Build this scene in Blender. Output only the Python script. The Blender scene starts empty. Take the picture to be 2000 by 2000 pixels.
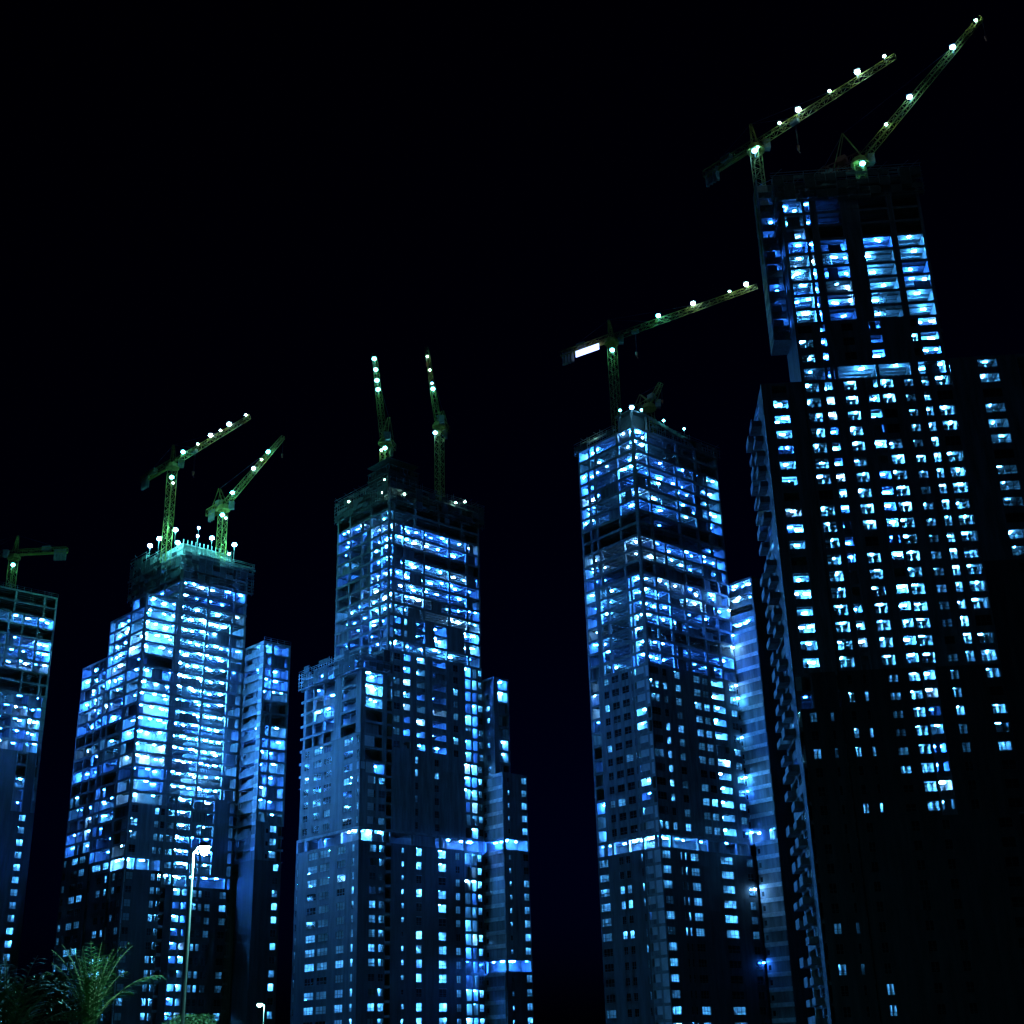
import bpy, math, random
from mathutils import Matrix, Vector
random.seed(7)
scene = bpy.context.scene
COL = scene.collection
RAD = math.radians

# ------------------------------------------------------------------ camera, sky, facade fill, exposure
F_PX, PITCH, ROLL, CAM_Z = 2596.0, 0.39386, -0.02866, 1.7
cth, sth, cro, sro = math.cos(PITCH), math.sin(PITCH), math.cos(ROLL), math.sin(ROLL)
cam_data = bpy.data.cameras.new("camera")
cam = bpy.data.objects.new("camera", cam_data)
COL.objects.link(cam)
cam_data.sensor_width = 36.0
cam_data.lens = 36.0 * F_PX / 2000.0
cam_data.clip_end = 6000.0
_xr, _up0, _fw = Vector((1, 0, 0)), Vector((0, -sth, cth)), Vector((0, cth, sth))
_right, _up = cro * _xr + sro * _up0, -sro * _xr + cro * _up0
cam.matrix_world = Matrix(((_right.x, _up.x, -_fw.x, 0), (_right.y, _up.y, -_fw.y, 0),
                           (_right.z, _up.z, -_fw.z, CAM_Z), (0, 0, 0, 1)))
scene.camera = cam

world = bpy.data.worlds.new("World")
scene.world = world
world.use_nodes = True
wn = world.node_tree.nodes
wl = world.node_tree.links
sky = wn.new("ShaderNodeTexSky")
sky.sky_type = 'NISHITA'
sky.sun_disc = False
sky.sun_elevation = RAD(-5.0)
sky.sun_rotation = RAD(20.0)
sky.ozone_density = 6.0
bg = wn["Background"]
tint = wn.new("ShaderNodeMix")
tint.data_type = 'RGBA'
tint.blend_type = 'MULTIPLY'
tint.inputs[0].default_value = 1.0
tint.inputs[7].default_value = (0.10, 0.22, 1.0, 1)
wl.new(sky.outputs[0], tint.inputs[6])
wl.new(tint.outputs[2], bg.inputs[0])
SKY_STRENGTH = 0.10
bg.inputs[1].default_value = SKY_STRENGTH

fill_sun_data = bpy.data.lights.new("fill_sun", 'SUN')  # added sun lamp that fills the facades with dim blue
fill_sun = bpy.data.objects.new("fill_sun", fill_sun_data)
COL.objects.link(fill_sun)
fill_sun_data.energy = 0.018
fill_sun_data.color = (0.01, 0.14, 1.0)
fill_sun_data.angle = RAD(6)
fill_sun.rotation_euler = (RAD(62), 0, RAD(-28))

scene.view_settings.view_transform = 'Standard'
scene.view_settings.look = 'None'
scene.view_settings.gamma = 1.0
scene.view_settings.exposure = 0.0
scene.render.engine = 'CYCLES'
cy = scene.cycles
cy.use_denoising = True
cy.max_bounces = 4
cy.diffuse_bounces = 2
cy.glossy_bounces = 2
cy.transparent_max_bounces = 6
cy.sample_clamp_indirect = 4.0
cy.caustics_reflective = False
cy.caustics_refractive = False
cy.use_light_tree = True
cy.use_adaptive_sampling = True
cy.adaptive_threshold = 0.02


# ------------------------------------------------------------------ pixel <-> world helpers
def ray(px, py):
    dx, dy = px - 1000.0, py - 1000.0
    u, v = cro * dx + sro * dy, -sro * dx + cro * dy
    x, up = u / F_PX, -v / F_PX
    return Vector((x, cth - up * sth, sth + up * cth))


def at_depth(px, py, Y):
    d = ray(px, py)
    t = Y / d.y
    return Vector((d.x * t, Y, CAM_Z + d.z * t))


def at_height(px, py, z):
    d = ray(px, py)
    t = (z - CAM_Z) / d.z
    return Vector((d.x * t, d.y * t, z))


def project(p):
    x, y, z = p[0], p[1], p[2] - CAM_Z
    fw, up = y * cth + z * sth, -y * sth + z * cth
    u, v = x / fw * F_PX, -up / fw * F_PX
    return 1000 + cro * u - sro * v, 1000 + sro * u + cro * v


# ------------------------------------------------------------------ materials
def mat(name, color, rough=0.8, metal=0.0, var=0.25, scale=0.35, bump=0.0, streak=False):
    m = bpy.data.materials.new(name)
    m.use_nodes = True
    nt = m.node_tree
    p = nt.nodes["Principled BSDF"]
    p.inputs["Roughness"].default_value = rough
    p.inputs["Metallic"].default_value = metal
    tc = nt.nodes.new("ShaderNodeTexCoord")
    ns = nt.nodes.new("ShaderNodeTexNoise")
    ns.inputs["Scale"].default_value = scale
    ns.inputs["Detail"].default_value = 6.0
    ns.inputs["Roughness"].default_value = 0.65
    if streak:          # rain streaks: the noise is drawn out down the wall
        mp = nt.nodes.new("ShaderNodeMapping")
        mp.inputs["Scale"].default_value = (1.0, 1.0, 0.12)
        nt.links.new(tc.outputs["Object"], mp.inputs["Vector"])
        nt.links.new(mp.outputs[0], ns.inputs["Vector"])
    else:
        nt.links.new(tc.outputs["Object"], ns.inputs["Vector"])
    rp = nt.nodes.new("ShaderNodeValToRGB")
    rp.color_ramp.elements[0].position = 0.3
    rp.color_ramp.elements[1].position = 0.72
    lo, hi = 1 - var, 1 + var
    rp.color_ramp.elements[0].color = tuple(c * lo for c in color) + (1,)
    rp.color_ramp.elements[1].color = tuple(min(1, c * hi) for c in color) + (1,)
    nt.links.new(ns.outputs[0], rp.inputs[0])
    nt.links.new(rp.outputs[0], p.inputs["Base Color"])
    if bump:
        b = nt.nodes.new("ShaderNodeBump")
        b.inputs["Strength"].default_value = bump
        b.inputs["Distance"].default_value = 0.05
        nt.links.new(ns.outputs[0], b.inputs["Height"])
        nt.links.new(b.outputs[0], p.inputs["Normal"])
    return m


def emit(name, color, strength):
    m = bpy.data.materials.new(name)
    m.use_nodes = True
    nt = m.node_tree
    nt.nodes.remove(nt.nodes["Principled BSDF"])
    e = nt.nodes.new("ShaderNodeEmission")
    e.inputs[0].default_value = tuple(color) + (1,)
    e.inputs[1].default_value = strength
    nt.links.new(e.outputs[0], nt.nodes["Material Output"].inputs[0])
    return m


def glass(name):
    m = bpy.data.materials.new(name)
    m.use_nodes = True
    nt = m.node_tree
    nt.nodes.remove(nt.nodes["Principled BSDF"])
    t = nt.nodes.new("ShaderNodeBsdfTransparent")
    t.inputs[0].default_value = (0.78, 0.9, 0.95, 1)
    g = nt.nodes.new("ShaderNodeBsdfGlossy")
    g.inputs["Roughness"].default_value = 0.03
    mx = nt.nodes.new("ShaderNodeMixShader")
    mx.inputs[0].default_value = 0.07
    nt.links.new(t.outputs[0], mx.inputs[1])
    nt.links.new(g.outputs[0], mx.inputs[2])
    nt.links.new(mx.outputs[0], nt.nodes["Material Output"].inputs[0])
    return m


BLUE = (0.022, 0.18, 1.0)
TEAL = (0.12, 0.88, 0.90)
CYAN = (0.06, 0.38, 1.0)
M = {
    'slab': mat('slab_concrete', (0.25, 0.26, 0.27), 0.85, 0, 0.45, 0.6, 0.3),
    'column': mat('column_concrete', (0.30, 0.31, 0.32), 0.85, 0, 0.3, 0.6, 0.3),
    'core': mat('core_concrete', (0.24, 0.25, 0.26), 0.9, 0, 0.35, 0.3, 0.3),
    'wall': mat('rendered_wall', (0.21, 0.22, 0.235), 0.85, 0, 0.55, 0.8, 0.3, True),
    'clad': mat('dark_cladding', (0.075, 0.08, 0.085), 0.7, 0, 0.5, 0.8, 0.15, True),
    'band': mat('pale_band', (0.55, 0.56, 0.58), 0.85, 0, 0.35, 0.9, 0.2),
    'room': mat('room_plaster', (0.62, 0.64, 0.66), 0.85, 0, 0.2, 0.8),
    'frame': mat('window_frame', (0.10, 0.11, 0.12), 0.45, 0.3, 0.15, 3.0),
    'glass': glass('window_glass'),
    'darkglass': mat('dark_glass', (0.02, 0.025, 0.03), 0.08, 0.0, 0.3, 0.4),
    'screen': mat('safety_netting', (0.07, 0.09, 0.10), 0.9, 0, 0.4, 1.2, 0.4),
    'steel': mat('galvanised_steel', (0.34, 0.35, 0.36), 0.5, 0.4, 0.3, 2.0),
    'housing': mat('lamp_housing', (0.08, 0.08, 0.085), 0.5, 0.4, 0.2, 4.0),
    'crane': mat('crane_yellow_paint', (0.42, 0.34, 0.08), 0.5, 0, 0.3, 1.5),
    'crane_red': mat('crane_red_paint', (0.42, 0.10, 0.06), 0.5, 0, 0.25, 1.5),
    'ballast': mat('ballast_concrete', (0.30, 0.31, 0.31), 0.85, 0, 0.3, 1.0),
    'rope': mat('steel_rope', (0.16, 0.16, 0.17), 0.5, 0.6, 0.2, 3.0),
    'rail': mat('railing_paint', (0.22, 0.23, 0.24), 0.5, 0.3, 0.2, 3.0),
    'ground': mat('ground_soil', (0.09, 0.085, 0.07), 0.95, 0, 0.4, 0.15, 0.4),
    'asphalt': mat('asphalt', (0.05, 0.05, 0.052), 0.85, 0, 0.3, 0.8, 0.3),
    'frond': mat('palm_frond', (0.075, 0.16, 0.05), 0.55, 0, 0.45, 2.0),
    'rachis': mat('palm_rachis', (0.22, 0.20, 0.09), 0.6, 0, 0.3, 4.0),
    'bark': mat('bark', (0.11, 0.085, 0.06), 0.9, 0, 0.4, 6.0, 0.5),
    'leaf': mat('tree_leaf', (0.05, 0.085, 0.03), 0.6, 0, 0.5, 3.0),
    'pole': mat('lamp_post_paint', (0.50, 0.51, 0.52), 0.45, 0.3, 0.15, 2.0),
}
TINTS = [BLUE, CYAN, (0.16, 0.48, 1.0)]
LAMP_LEVELS = [[emit('work_light_%d_%d' % (t, k), TINTS[t], v * g) for k, v in enumerate((70, 230, 640, 1150))]
               for t, g in ((0, 1.0), (1, 0.75), (2, 0.7))]
ROOM = (0.11, 0.48, 1.0)
ROOM_LEVELS = [emit('room_light_%d' % k, ROOM, v) for k, v in enumerate((26, 125, 440, 950))]
FLOOD = {'teal': emit('floodlight_teal', TEAL, 48), 'deck': emit('floodlight_deck', TEAL, 560), 'blue': emit('floodlight_blue', (0.16, 0.62, 1.0), 55),
         'white': emit('floodlight_white', (0.42, 0.92, 1.0), 46), 'small': emit('floodlight_small', (0.45, 1.0, 0.80), 44)}
STREET = emit('street_lamp_lens', (0.25, 1.0, 0.92), 5000)
BANNER = emit('backlit_banner', (0.35, 0.50, 1.0), 3.5)


# ------------------------------------------------------------------ mesh helpers
class MB:
    def __init__(s):
        s.v, s.f = [], []

    def box(s, a, b):
        x0, x1 = sorted((a[0], b[0])); y0, y1 = sorted((a[1], b[1])); z0, z1 = sorted((a[2], b[2]))
        n = len(s.v)
        s.v += [(x0, y0, z0), (x1, y0, z0), (x1, y1, z0), (x0, y1, z0),
                (x0, y0, z1), (x1, y0, z1), (x1, y1, z1), (x0, y1, z1)]
        s.f += [(n, n + 3, n + 2, n + 1), (n + 4, n + 5, n + 6, n + 7), (n, n + 1, n + 5, n + 4),
                (n + 1, n + 2, n + 6, n + 5), (n + 2, n + 3, n + 7, n + 6), (n + 3, n, n + 4, n + 7)]

    def quad(s, *p):
        n = len(s.v)
        s.v += [tuple(q) for q in p]
        s.f.append(tuple(range(n, n + len(p))))

    def bar(s, p, q, w, sides=4, w2=None):
        p, q = Vector(p), Vector(q)
        d = q - p
        if d.length < 1e-6:
            return
        d.normalize()
        a = d.cross(Vector((0, 0, 1)) if abs(d.z) < 0.9 else Vector((1, 0, 0))).normalized()
        b = d.cross(a)
        n = len(s.v)
        for c, r in ((p, w / 2), (q, (w2 if w2 is not None else w) / 2)):
            for k in range(sides):
                t = 2 * math.pi * (k + 0.5) / sides
                s.v.append(tuple(c + a * (math.cos(t) * r * 1.3) + b * (math.sin(t) * r * 1.3)))
        for k in range(sides):
            j = (k + 1) % sides
            s.f.append((n + k, n + j, n + sides + j, n + sides + k))
        s.f.append(tuple(n + k for k in reversed(range(sides))))
        s.f.append(tuple(n + sides + k for k in range(sides)))

    def mesh(s, name, material):
        me = bpy.data.meshes.new(name)
        me.from_pydata(s.v, [], s.f)
        me.materials.append(material)
        me.update()
        return me

    def build(s, name, material, parent=None, loc=(0, 0, 0), rz=0.0):
        return put(name, s.mesh(name, material), parent, loc, rz)


def put(name, me, parent=None, loc=(0, 0, 0), rz=0.0):
    o = bpy.data.objects.new(name, me)
    COL.objects.link(o)
    o.location = loc
    o.rotation_euler = (0, 0, rz)
    o.parent = parent
    return o


def thing(name, label, cat, loc=(0, 0, 0), rz=0.0, group=None):
    o = put(name, None, None, loc, rz)
    o['label'] = label
    o['category'] = cat
    if group:
        o['group'] = group
    return o


_cache = {}


def cached(key, fn):
    if key not in _cache:
        _cache[key] = fn()
    return _cache[key]


def lamp_mesh(level, tint=0, size=0):
    def fn():
        m = MB()
        hx = (0.30, 0.46, 0.62)[size]
        m.box((-hx, -0.13, -0.16), (hx, 0.13, 0.06))
        return m.mesh('work_light', LAMP_LEVELS[tint][level])
    return cached(('lamp', level, tint, size), fn)


def bracket_mesh():
    def fn():
        m = MB()
        m.box((-0.40, -0.15, 0.07), (0.40, 0.15, 0.10))
        m.box((-0.03, -0.03, 0.11), (0.03, 0.03, 0.34))
        return m.mesh('bracket', M['housing'])
    return cached('bracket', fn)


def room_lamp_mesh(level):
    def fn():
        m = MB()
        m.box((-0.45, -0.09, -0.08), (0.45, 0.09, 0.0))
        return m.mesh('room_light', ROOM_LEVELS[level])
    return cached(('rlamp', level), fn)


def frame_mesh(w, h, style):
    def fn():
        m = MB()
        t = 0.09
        m.box((-w / 2, 0.06, 0), (-w / 2 + t, 0.18, h)); m.box((w / 2 - t, 0.06, 0), (w / 2, 0.18, h))
        m.box((-w / 2 + t, 0.06, 0), (w / 2 - t, 0.18, t)); m.box((-w / 2 + t, 0.06, h - t), (w / 2 - t, 0.18, h))
        nv = 1 if w < 2.6 else 2
        if w > 1.2:
            for k in range(nv):
                x = -w / 2 + w * (k + 1) / (nv + 1)
                m.box((x - 0.04, 0.07, t), (x + 0.04, 0.17, h - t))
        if style % 2 == 0:
            m.box((-w / 2 + t, 0.075, h * 0.34), (w / 2 - t, 0.165, h * 0.34 + 0.07))
        if style >= 1:
            m.box((-w / 2, -0.06, h * 0.18), (w / 2, -0.02, h * 0.18 + 0.05))
            m.box((-w / 2, -0.06, h * 0.42), (w / 2, -0.02, h * 0.42 + 0.05))
        return m.mesh('window', M['frame'])
    return cached(('frame', round(w, 2), round(h, 2), style), fn)


def pane_mesh(w, h, lit):
    def fn():
        m = MB()
        m.box((-w / 2 + 0.05, 0.11, 0.05), (w / 2 - 0.05, 0.13, h - 0.05))
        return m.mesh('pane', M['glass'] if lit else M['darkglass'])
    return cached(('pane', round(w, 2), round(h, 2), lit), fn)


def room_mesh(w, zlo, zhi, depth):
    def fn():
        m = MB()
        a, b, y0, y1 = -w / 2, w / 2, 0.27, depth
        m.quad((a, y0, zlo), (b, y0, zlo), (b, y1, zlo), (a, y1, zlo))
        m.quad((a, y0, zhi), (a, y1, zhi), (b, y1, zhi), (b, y0, zhi))
        m.quad((a, y0, zlo), (a, y1, zlo), (a, y1, zhi), (a, y0, zhi))
        m.quad((b, y0, zlo), (b, y0, zhi), (b, y1, zhi), (b, y1, zlo))
        m.quad((a, y1, zlo), (b, y1, zlo), (b, y1, zhi), (a, y1, zhi))
        # a stub partition and a door head give the room some shape
        m.box((a + w * 0.55, y1 * 0.55, zlo), (a + w * 0.62, y1 - 0.01, zhi - 0.35))
        return m.mesh('room', M['room'])
    return cached(('room', round(w, 2), round(zlo, 2), round(zhi, 2), round(depth, 2)), fn)


FH = 3.2          # storey height


# ------------------------------------------------------------------ towers
class Tower:
    def __init__(s, label, corner, Y, yaw, group='residential towers under construction'):
        p = at_depth(corner[0], corner[1], Y)
        s.o = Vector((p.x, p.y, 0.0))
        s.yaw = RAD(yaw)
        s.c, s.s = math.cos(s.yaw), math.sin(s.yaw)
        s.root = thing('residential_tower', label, 'tower', s.o, s.yaw, group)
        s.rng = random.Random(int(corner[0] * 13 + corner[1]))
        s.clad = False
        s.lamps = []

    def world(s, r, l, z):
        return Vector((s.o.x + r * s.c - l * s.s, s.o.y + r * s.s + l * s.c, z))

    def px(s, r, l, z):
        return project(s.world(r, l, z))

    def hit(s, face, off, x, y):
        """pixel -> (position along the face, height) on face 'R' (plane l=off) or 'L' (plane r=off)"""
        d = ray(x, y)
        ox, oy = -s.o.x, -s.o.y
        lr, ll = ox * s.c + oy * s.s, -ox * s.s + oy * s.c
        dr, dl = d.x * s.c + d.y * s.s, -d.x * s.s + d.y * s.c
        t = (off - ll) / dl if face == 'R' else (off - lr) / dr
        return (lr + dr * t if face == 'R' else ll + dl * t), CAM_Z + d.z * t

    def hang_lamps(s, most=295):
        """the lamps nearest the eye as single lamps, the rest of a tower's hundreds joined"""
        s.lamps.sort(key=lambda q: s.world(*q[1]).length)
        for me, loc, rz in s.lamps[:most]:
            put('bracket', bracket_mesh(), put('work_light', me, s.root, loc, rz))
        rest = s.lamps[most:]
        if rest:
            mats, v, f, mi = [], [], [], []
            for me, loc, rz in rest:
                if me.materials[0] not in mats:
                    mats.append(me.materials[0])
                k, c_, s_ = mats.index(me.materials[0]), math.cos(rz), math.sin(rz)
                n = len(v)
                v += [(loc[0] + q.co.x * c_ - q.co.y * s_, loc[1] + q.co.x * s_ + q.co.y * c_, loc[2] + q.co.z) for q in me.vertices]
                for p in me.polygons:
                    f.append(tuple(n + i for i in p.vertices))
                    mi.append(k)
            nm = bpy.data.meshes.new('work_light')
            nm.from_pydata(v, [], f)
            for m_ in mats:
                nm.materials.append(m_)
            nm.polygons.foreach_set('material_index', mi)
            o = put('work_light', nm, s.root)
            o['kind'] = 'stuff'

    def fl(s, z):
        return int(round(z / FH))


class Block:
    """a rectangular body of a tower: r0..r1 by l0..l1, up to floor `top`"""
    def __init__(s, T, r0, r1, l0, l1, top, inset=6.5, bottom=0):
        s.T, s.r0, s.r1, s.l0, s.l1, s.top, s.inset, s.bottom = T, r0, r1, l0, l1, top, inset, bottom
        s.open = {}          # floor -> list of cross-beam positions [(face, s)]
        s.runs = {}          # column runs  (face, s) -> [floors]

    def P(s, face, a, d, z):
        return (a, s.l0 + d, z) if face == 'R' else (s.r0 + d, a, z)

    def box(s, mb, face, a0, a1, d0, d1, z0, z1):
        mb.box(s.P(face, a0, d0, z0), s.P(face, a1, d1, z1))

    def zone(s, face, y_top, y_bot, x_start, yref, bays, skip=(), clad=None):
        """bays: list of (x_end_px, type, p, level, opts); the floors are those whose mid-height at the
        start of the face falls between pixel rows y_top and y_bot"""
        T = s.T
        if clad is None:
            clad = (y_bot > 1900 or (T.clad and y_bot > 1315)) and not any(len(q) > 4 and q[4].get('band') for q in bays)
        off = s.l0 if face == 'R' else s.r0
        yl = yref if isinstance(yref, (list, tuple)) else [yref] * (len(bays) + 1)
        edges = [T.hit(face, off, x_start, yl[0])[0]]
        for k, b in enumerate(bays):
            edges.append(T.hit(face, off, b[0], yl[min(k + 1, len(yl) - 1)])[0])
        lim = (s.r0, s.r1) if face == 'R' else (s.l0, s.l1)
        edges = [min(max(e, lim[0]), lim[1]) for e in edges]
        floors = []
        for k in range(s.bottom, s.top):
            z = (k + 0.5) * FH
            p = T.px(edges[0], s.l0, z) if face == 'R' else T.px(s.r0, edges[0], z)
            if y_top <= p[1] < y_bot:
                floors.append(k)
        walls = {}
        for i, k in enumerate(reversed(floors)):
            for j, b in enumerate(bays):
                a0, a1 = edges[j], edges[j + 1]
                if abs(a1 - a0) < 0.4:
                    continue
                typ, prob, lev = b[1], b[2], b[3]
                opt = b[4] if len(b) > 4 else {}
                if i in skip and typ in 'OB':
                    typ, prob = 'K', 0
                pat = opt.get('pat')
                if pat:
                    prob = 1.0 if pat[i % len(pat)] == '1' else 0.0
                s.cell(face, k, j, min(a0, a1), max(a0, a1), typ, prob, lev, opt, walls)
        for j, mb in walls.items():
            if mb.v:
                # lower storeys, and walls to look less lit, get dark cladding; others bare render
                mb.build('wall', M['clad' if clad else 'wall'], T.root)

    def cell(s, face, k, j, a0, a1, typ, prob, lev, opt, walls):
        T, rng = s.T, s.T.rng
        z0, z1 = k * FH, (k + 1) * FH
        w = a1 - a0
        mid = (a0 + a1) / 2
        rz = 0.0 if face == 'R' else -math.pi / 2
        if typ in 'OKB':
            s.open.setdefault(k, set()).update(((face, round(a0, 2)), (face, round(a1, 2))))
            for a in (a0, a1):
                s.runs.setdefault((face, round(a, 1)), set()).add(k)
            def piece(name, m, *q):
                mb = MB()
                s.box(mb, face, *q)
                mb.build(name, m, T.root)
            if typ == 'B' or opt.get('par'):
                piece('parapet', M['wall'], a0 + 0.26, a1 - 0.26, -0.02, 0.13, z0, z0 + 0.95)
            if typ == 'B' or opt.get('cheek'):
                piece('partition', M['wall'], a0, a0 + 0.22, 0.28, 5.0, z0 + 0.01, z1 - 0.24)
                piece('partition', M['wall'], a1 - 0.22, a1, 0.28, 5.0, z0 + 0.01, z1 - 0.24)
            if rng.random() < opt.get('infill', 0.12):
                f0, f1 = sorted((rng.uniform(0, 0.4), rng.uniform(0.5, 1)))
                piece('partition', M['wall'], a0 + w * f0, a0 + w * f1, 0.9, 1.1, z0 + 0.01, z1 - rng.choice((0.24, 0.24, 1.2)))
            if rng.random() < 0.22:
                mb = MB()
                q0 = rng.uniform(0.15, 0.6)
                for q in range(3):
                    aa, dd = a0 + w * min(0.92, q0 + q * 0.12), 0.8 + 0.5 * q
                    s.box(mb, face, aa - 0.06, aa + 0.06, dd, dd + 0.12, z0, z1 - 0.2)
                s.box(mb, face, a0 + w * q0 - 0.1, a0 + w * min(0.92, q0 + 0.24) + 0.1, 0.75, 1.95, z1 - 0.72, z1 - 0.62)
                mb.build('prop_frame', M['steel'], T.root)
            if typ != 'K' and rng.random() < prob:
                n = opt.get('n', 1) + (1 if rng.random() < 0.42 and w > 3 else 0)
                for q in range(n):
                    f = (q + 0.5) / n + rng.uniform(-0.12, 0.12) / n + opt.get('shift', 0)
                    lv = max(0, min(3, lev + rng.choice((-2, -1, -1, 0, 0, 0, 0, 0, 1))))
                    d = rng.uniform(0.7, 3.4)
                    tn = 1 if (lev == 3 and rng.random() < .7) else rng.choice((0, 0, 0, 0, 1, 1, 2))
                    lme, lloc, lrz = lamp_mesh(lv, tn, rng.choice((0, 1, 1, 2))), s.P(face, a0 + w * f, d, z1 - rng.uniform(0.5, 0.85)), rng.uniform(-0.6, 0.6) + rz
                    T.lamps.append((lme, lloc, lrz))
            return
        mb = walls.setdefault(j, MB())
        # every storey's panel stops 3 cm short, with a recessed joint behind
        if typ == 'S':
            s.box(mb, face, a0, a1, 0, 0.25, z0 + 0.03, z1)
            s.box(mb, face, a0, a1, 0.05, 0.24, z0, z0 + 0.03)
            if opt.get('band'):
                bb = MB()
                s.box(bb, face, a0, a1, -0.16, -0.002, z1 - 0.95, z1 - 0.02)
                bb.build('string_course', M['band'], T.root)
            if opt.get('vent') and k % 1 == 0:
                vb = MB()
                s.box(vb, face, a0 + w * 0.82, a0 + w * 0.82 + 0.7, -0.03, 0.0, z0 + 0.5, z0 + 1.6)
                vb.build('vent', M['darkglass'], T.root)
            return
        # windows
        n = opt.get('n', 1)
        wf, h, sill = opt.get('wf', 0.72), opt.get('h', 1.75), opt.get('sill', 0.75)
        h = min(h, FH - sill - 0.35)
        ww = w / n * wf
        s.box(mb, face, a0, a1, 0.05, 0.24, z0, z0 + 0.03)
        pos = [a0 + w * (q + 0.5) / n for q in range(n)]
        xs = [a0]
        for c in pos:
            xs += [c - ww / 2, c + ww / 2]
        xs.append(a1)
        for q in range(0, len(xs), 2):
            if xs[q + 1] - xs[q] > 0.02:
                s.box(mb, face, xs[q], xs[q + 1], 0, 0.25, z0 + 0.03, z1)
        for c in pos:
            s.box(mb, face, c - ww / 2, c + ww / 2, 0, 0.25, z0 + 0.03, z0 + sill)
            s.box(mb, face, c - ww / 2, c + ww / 2, 0, 0.25, z0 + sill + h, z1)
            s.box(mb, face, c - ww / 2 - 0.1, c + ww / 2 + 0.1, -0.1, 0, z0 + sill - 0.12, z0 + sill - 0.01)
            lit = rng.random() < prob
            st = (k + j) % 3
            win = put('window', frame_mesh(ww, h, st), T.root, s.P(face, c, 0, z0 + sill), rz)
            put('pane', pane_mesh(ww, h, lit), win)
            if lit:
                dep = opt.get('dep', 4.2)
                put('room', room_mesh(min(w / n * 0.96, ww + 1.6), -sill + 0.04, FH - sill - 0.26, dep), win)
                lv = max(0, min(3, lev + rng.choice((-1, -1, 0, 0, 0, 1)) * opt.get('var', 1)))
                put('room_light', room_lamp_mesh(lv), win,
                    (rng.uniform(-0.3, 0.3) * ww, rng.uniform(0.9, 2.4) * dep / 4.2 + (0.3 if dep < 3 else 0), FH - sill - 0.40), rng.choice((0, math.pi / 2)))

    def finish(s, rear=True):
        T = s.T
        ins = min(s.inset, (s.r1 - s.r0) * 0.45, (s.l1 - s.l0) * 0.45)
        for k in sorted(set(s.open) | {q + 1 for q in s.open} | {s.top}):
            mb = MB()
            z = k * FH
            mb.box((s.r0 + 0.03, s.l0 + 0.03, z - 0.22), (s.r1 - 0.03, s.l1 - 0.03, z))
            if (k - 1) in s.open or k == s.top:
                mb.box((s.r0 + 0.031, s.l0 + 0.031, z - 0.62), (s.r1 - 0.031, s.l0 + 0.30, z - 0.22))
                mb.box((s.r0 + 0.031, s.l0 + 0.30, z - 0.62), (s.r0 + 0.30, s.l1 - 0.031, z - 0.22))
                for dd in (1.9, 3.6, 5.3):          # secondary joists under the slab
                    if dd < ins - 0.2:
                        mb.box((s.r0 + 0.4, s.l0 + dd, z - 0.50), (s.r1 - 0.4, s.l0 + dd + 0.18, z - 0.221))
                        mb.box((s.r0 + dd, s.l0 + 0.4, z - 0.48), (s.r0 + dd + 0.18, s.l1 - 0.4, z - 0.222))
                for face, a in s.open.get(k - 1, ()):
                    lim = (s.r0, s.r1) if face == 'R' else (s.l0, s.l1)
                    if lim[0] + 0.6 < a < lim[1] - 0.6:
                        s.box(mb, face, a - 0.15, a + 0.15, 0.30, ins, z - 0.58, z - 0.22)
            mb.build('floor_slab', M['slab'], T.root)
        for (face, a), ks in s.runs.items():
            ks = sorted(ks)
            lim = (s.r0, s.r1) if face == 'R' else (s.l0, s.l1)
            a = min(max(a, lim[0] + 0.32), lim[1] - 0.32)
            run = [ks[0], ks[0]]
            runs = []
            for q in ks[1:]:
                if q <= run[1] + 2:
                    run[1] = q
                else:
                    runs.append(run); run = [q, q]
            runs.append(run)
            for k0, k1 in runs:
                mb = MB()
                s.box(mb, face, a - 0.30, a + 0.30, 0.06, 0.66, k0 * FH, (k1 + 1) * FH - 0.1)
                mb.build('column', M['column'], T.root)
        if s.open:
            k0, k1 = min(s.open), s.top
            mb = MB()
            mb.box((s.r0 + ins, s.l0 + ins, k0 * FH - 1), (s.r1 - 0.3, s.l1 - 0.3, k1 * FH - 0.3))
            mb.build('core_wall', M['core'], T.root)
        mb = MB()
        mb.box((s.r1 - 0.3, s.l0 + 0.9, s.bottom * FH), (s.r1 - 0.02, s.l1, s.top * FH - 0.3))
        mb.box((s.r0 + 0.9, s.l1 - 0.3, s.bottom * FH), (s.r1 - 0.31, s.l1 - 0.02, s.top * FH - 0.3))
        if rear:
            mb.build('rear_wall', M['wall'], T.root)

    def screens(s, face, a0, a1, z0, z1, n, off=0.7, gap=0.12):
        """perimeter protection screens hung outside the top storeys: framed panels with ribs"""
        for i in range(n):
            b0, b1 = a0 + (a1 - a0) * i / n, a0 + (a1 - a0) * (i + 1) / n
            b0, b1 = min(b0, b1) + gap / 2, max(b0, b1) - gap / 2
            mb = MB()
            s.box(mb, face, b0, b1, -off, -off + 0.05, z0, z1)
            zz = z0
            while zz < z1 - 0.1:
                s.box(mb, face, b0, b1, -off - 0.1, -off, zz, zz + 0.1)
                zz += 1.55
            s.box(mb, face, b0, b0 + 0.1, -off - 0.1, -off, z0, z1)
            s.box(mb, face, b1 - 0.1, b1, -off - 0.1, -off, z0, z1)
            mb.build('safety_screen', M['screen'], s.T.root)

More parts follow.
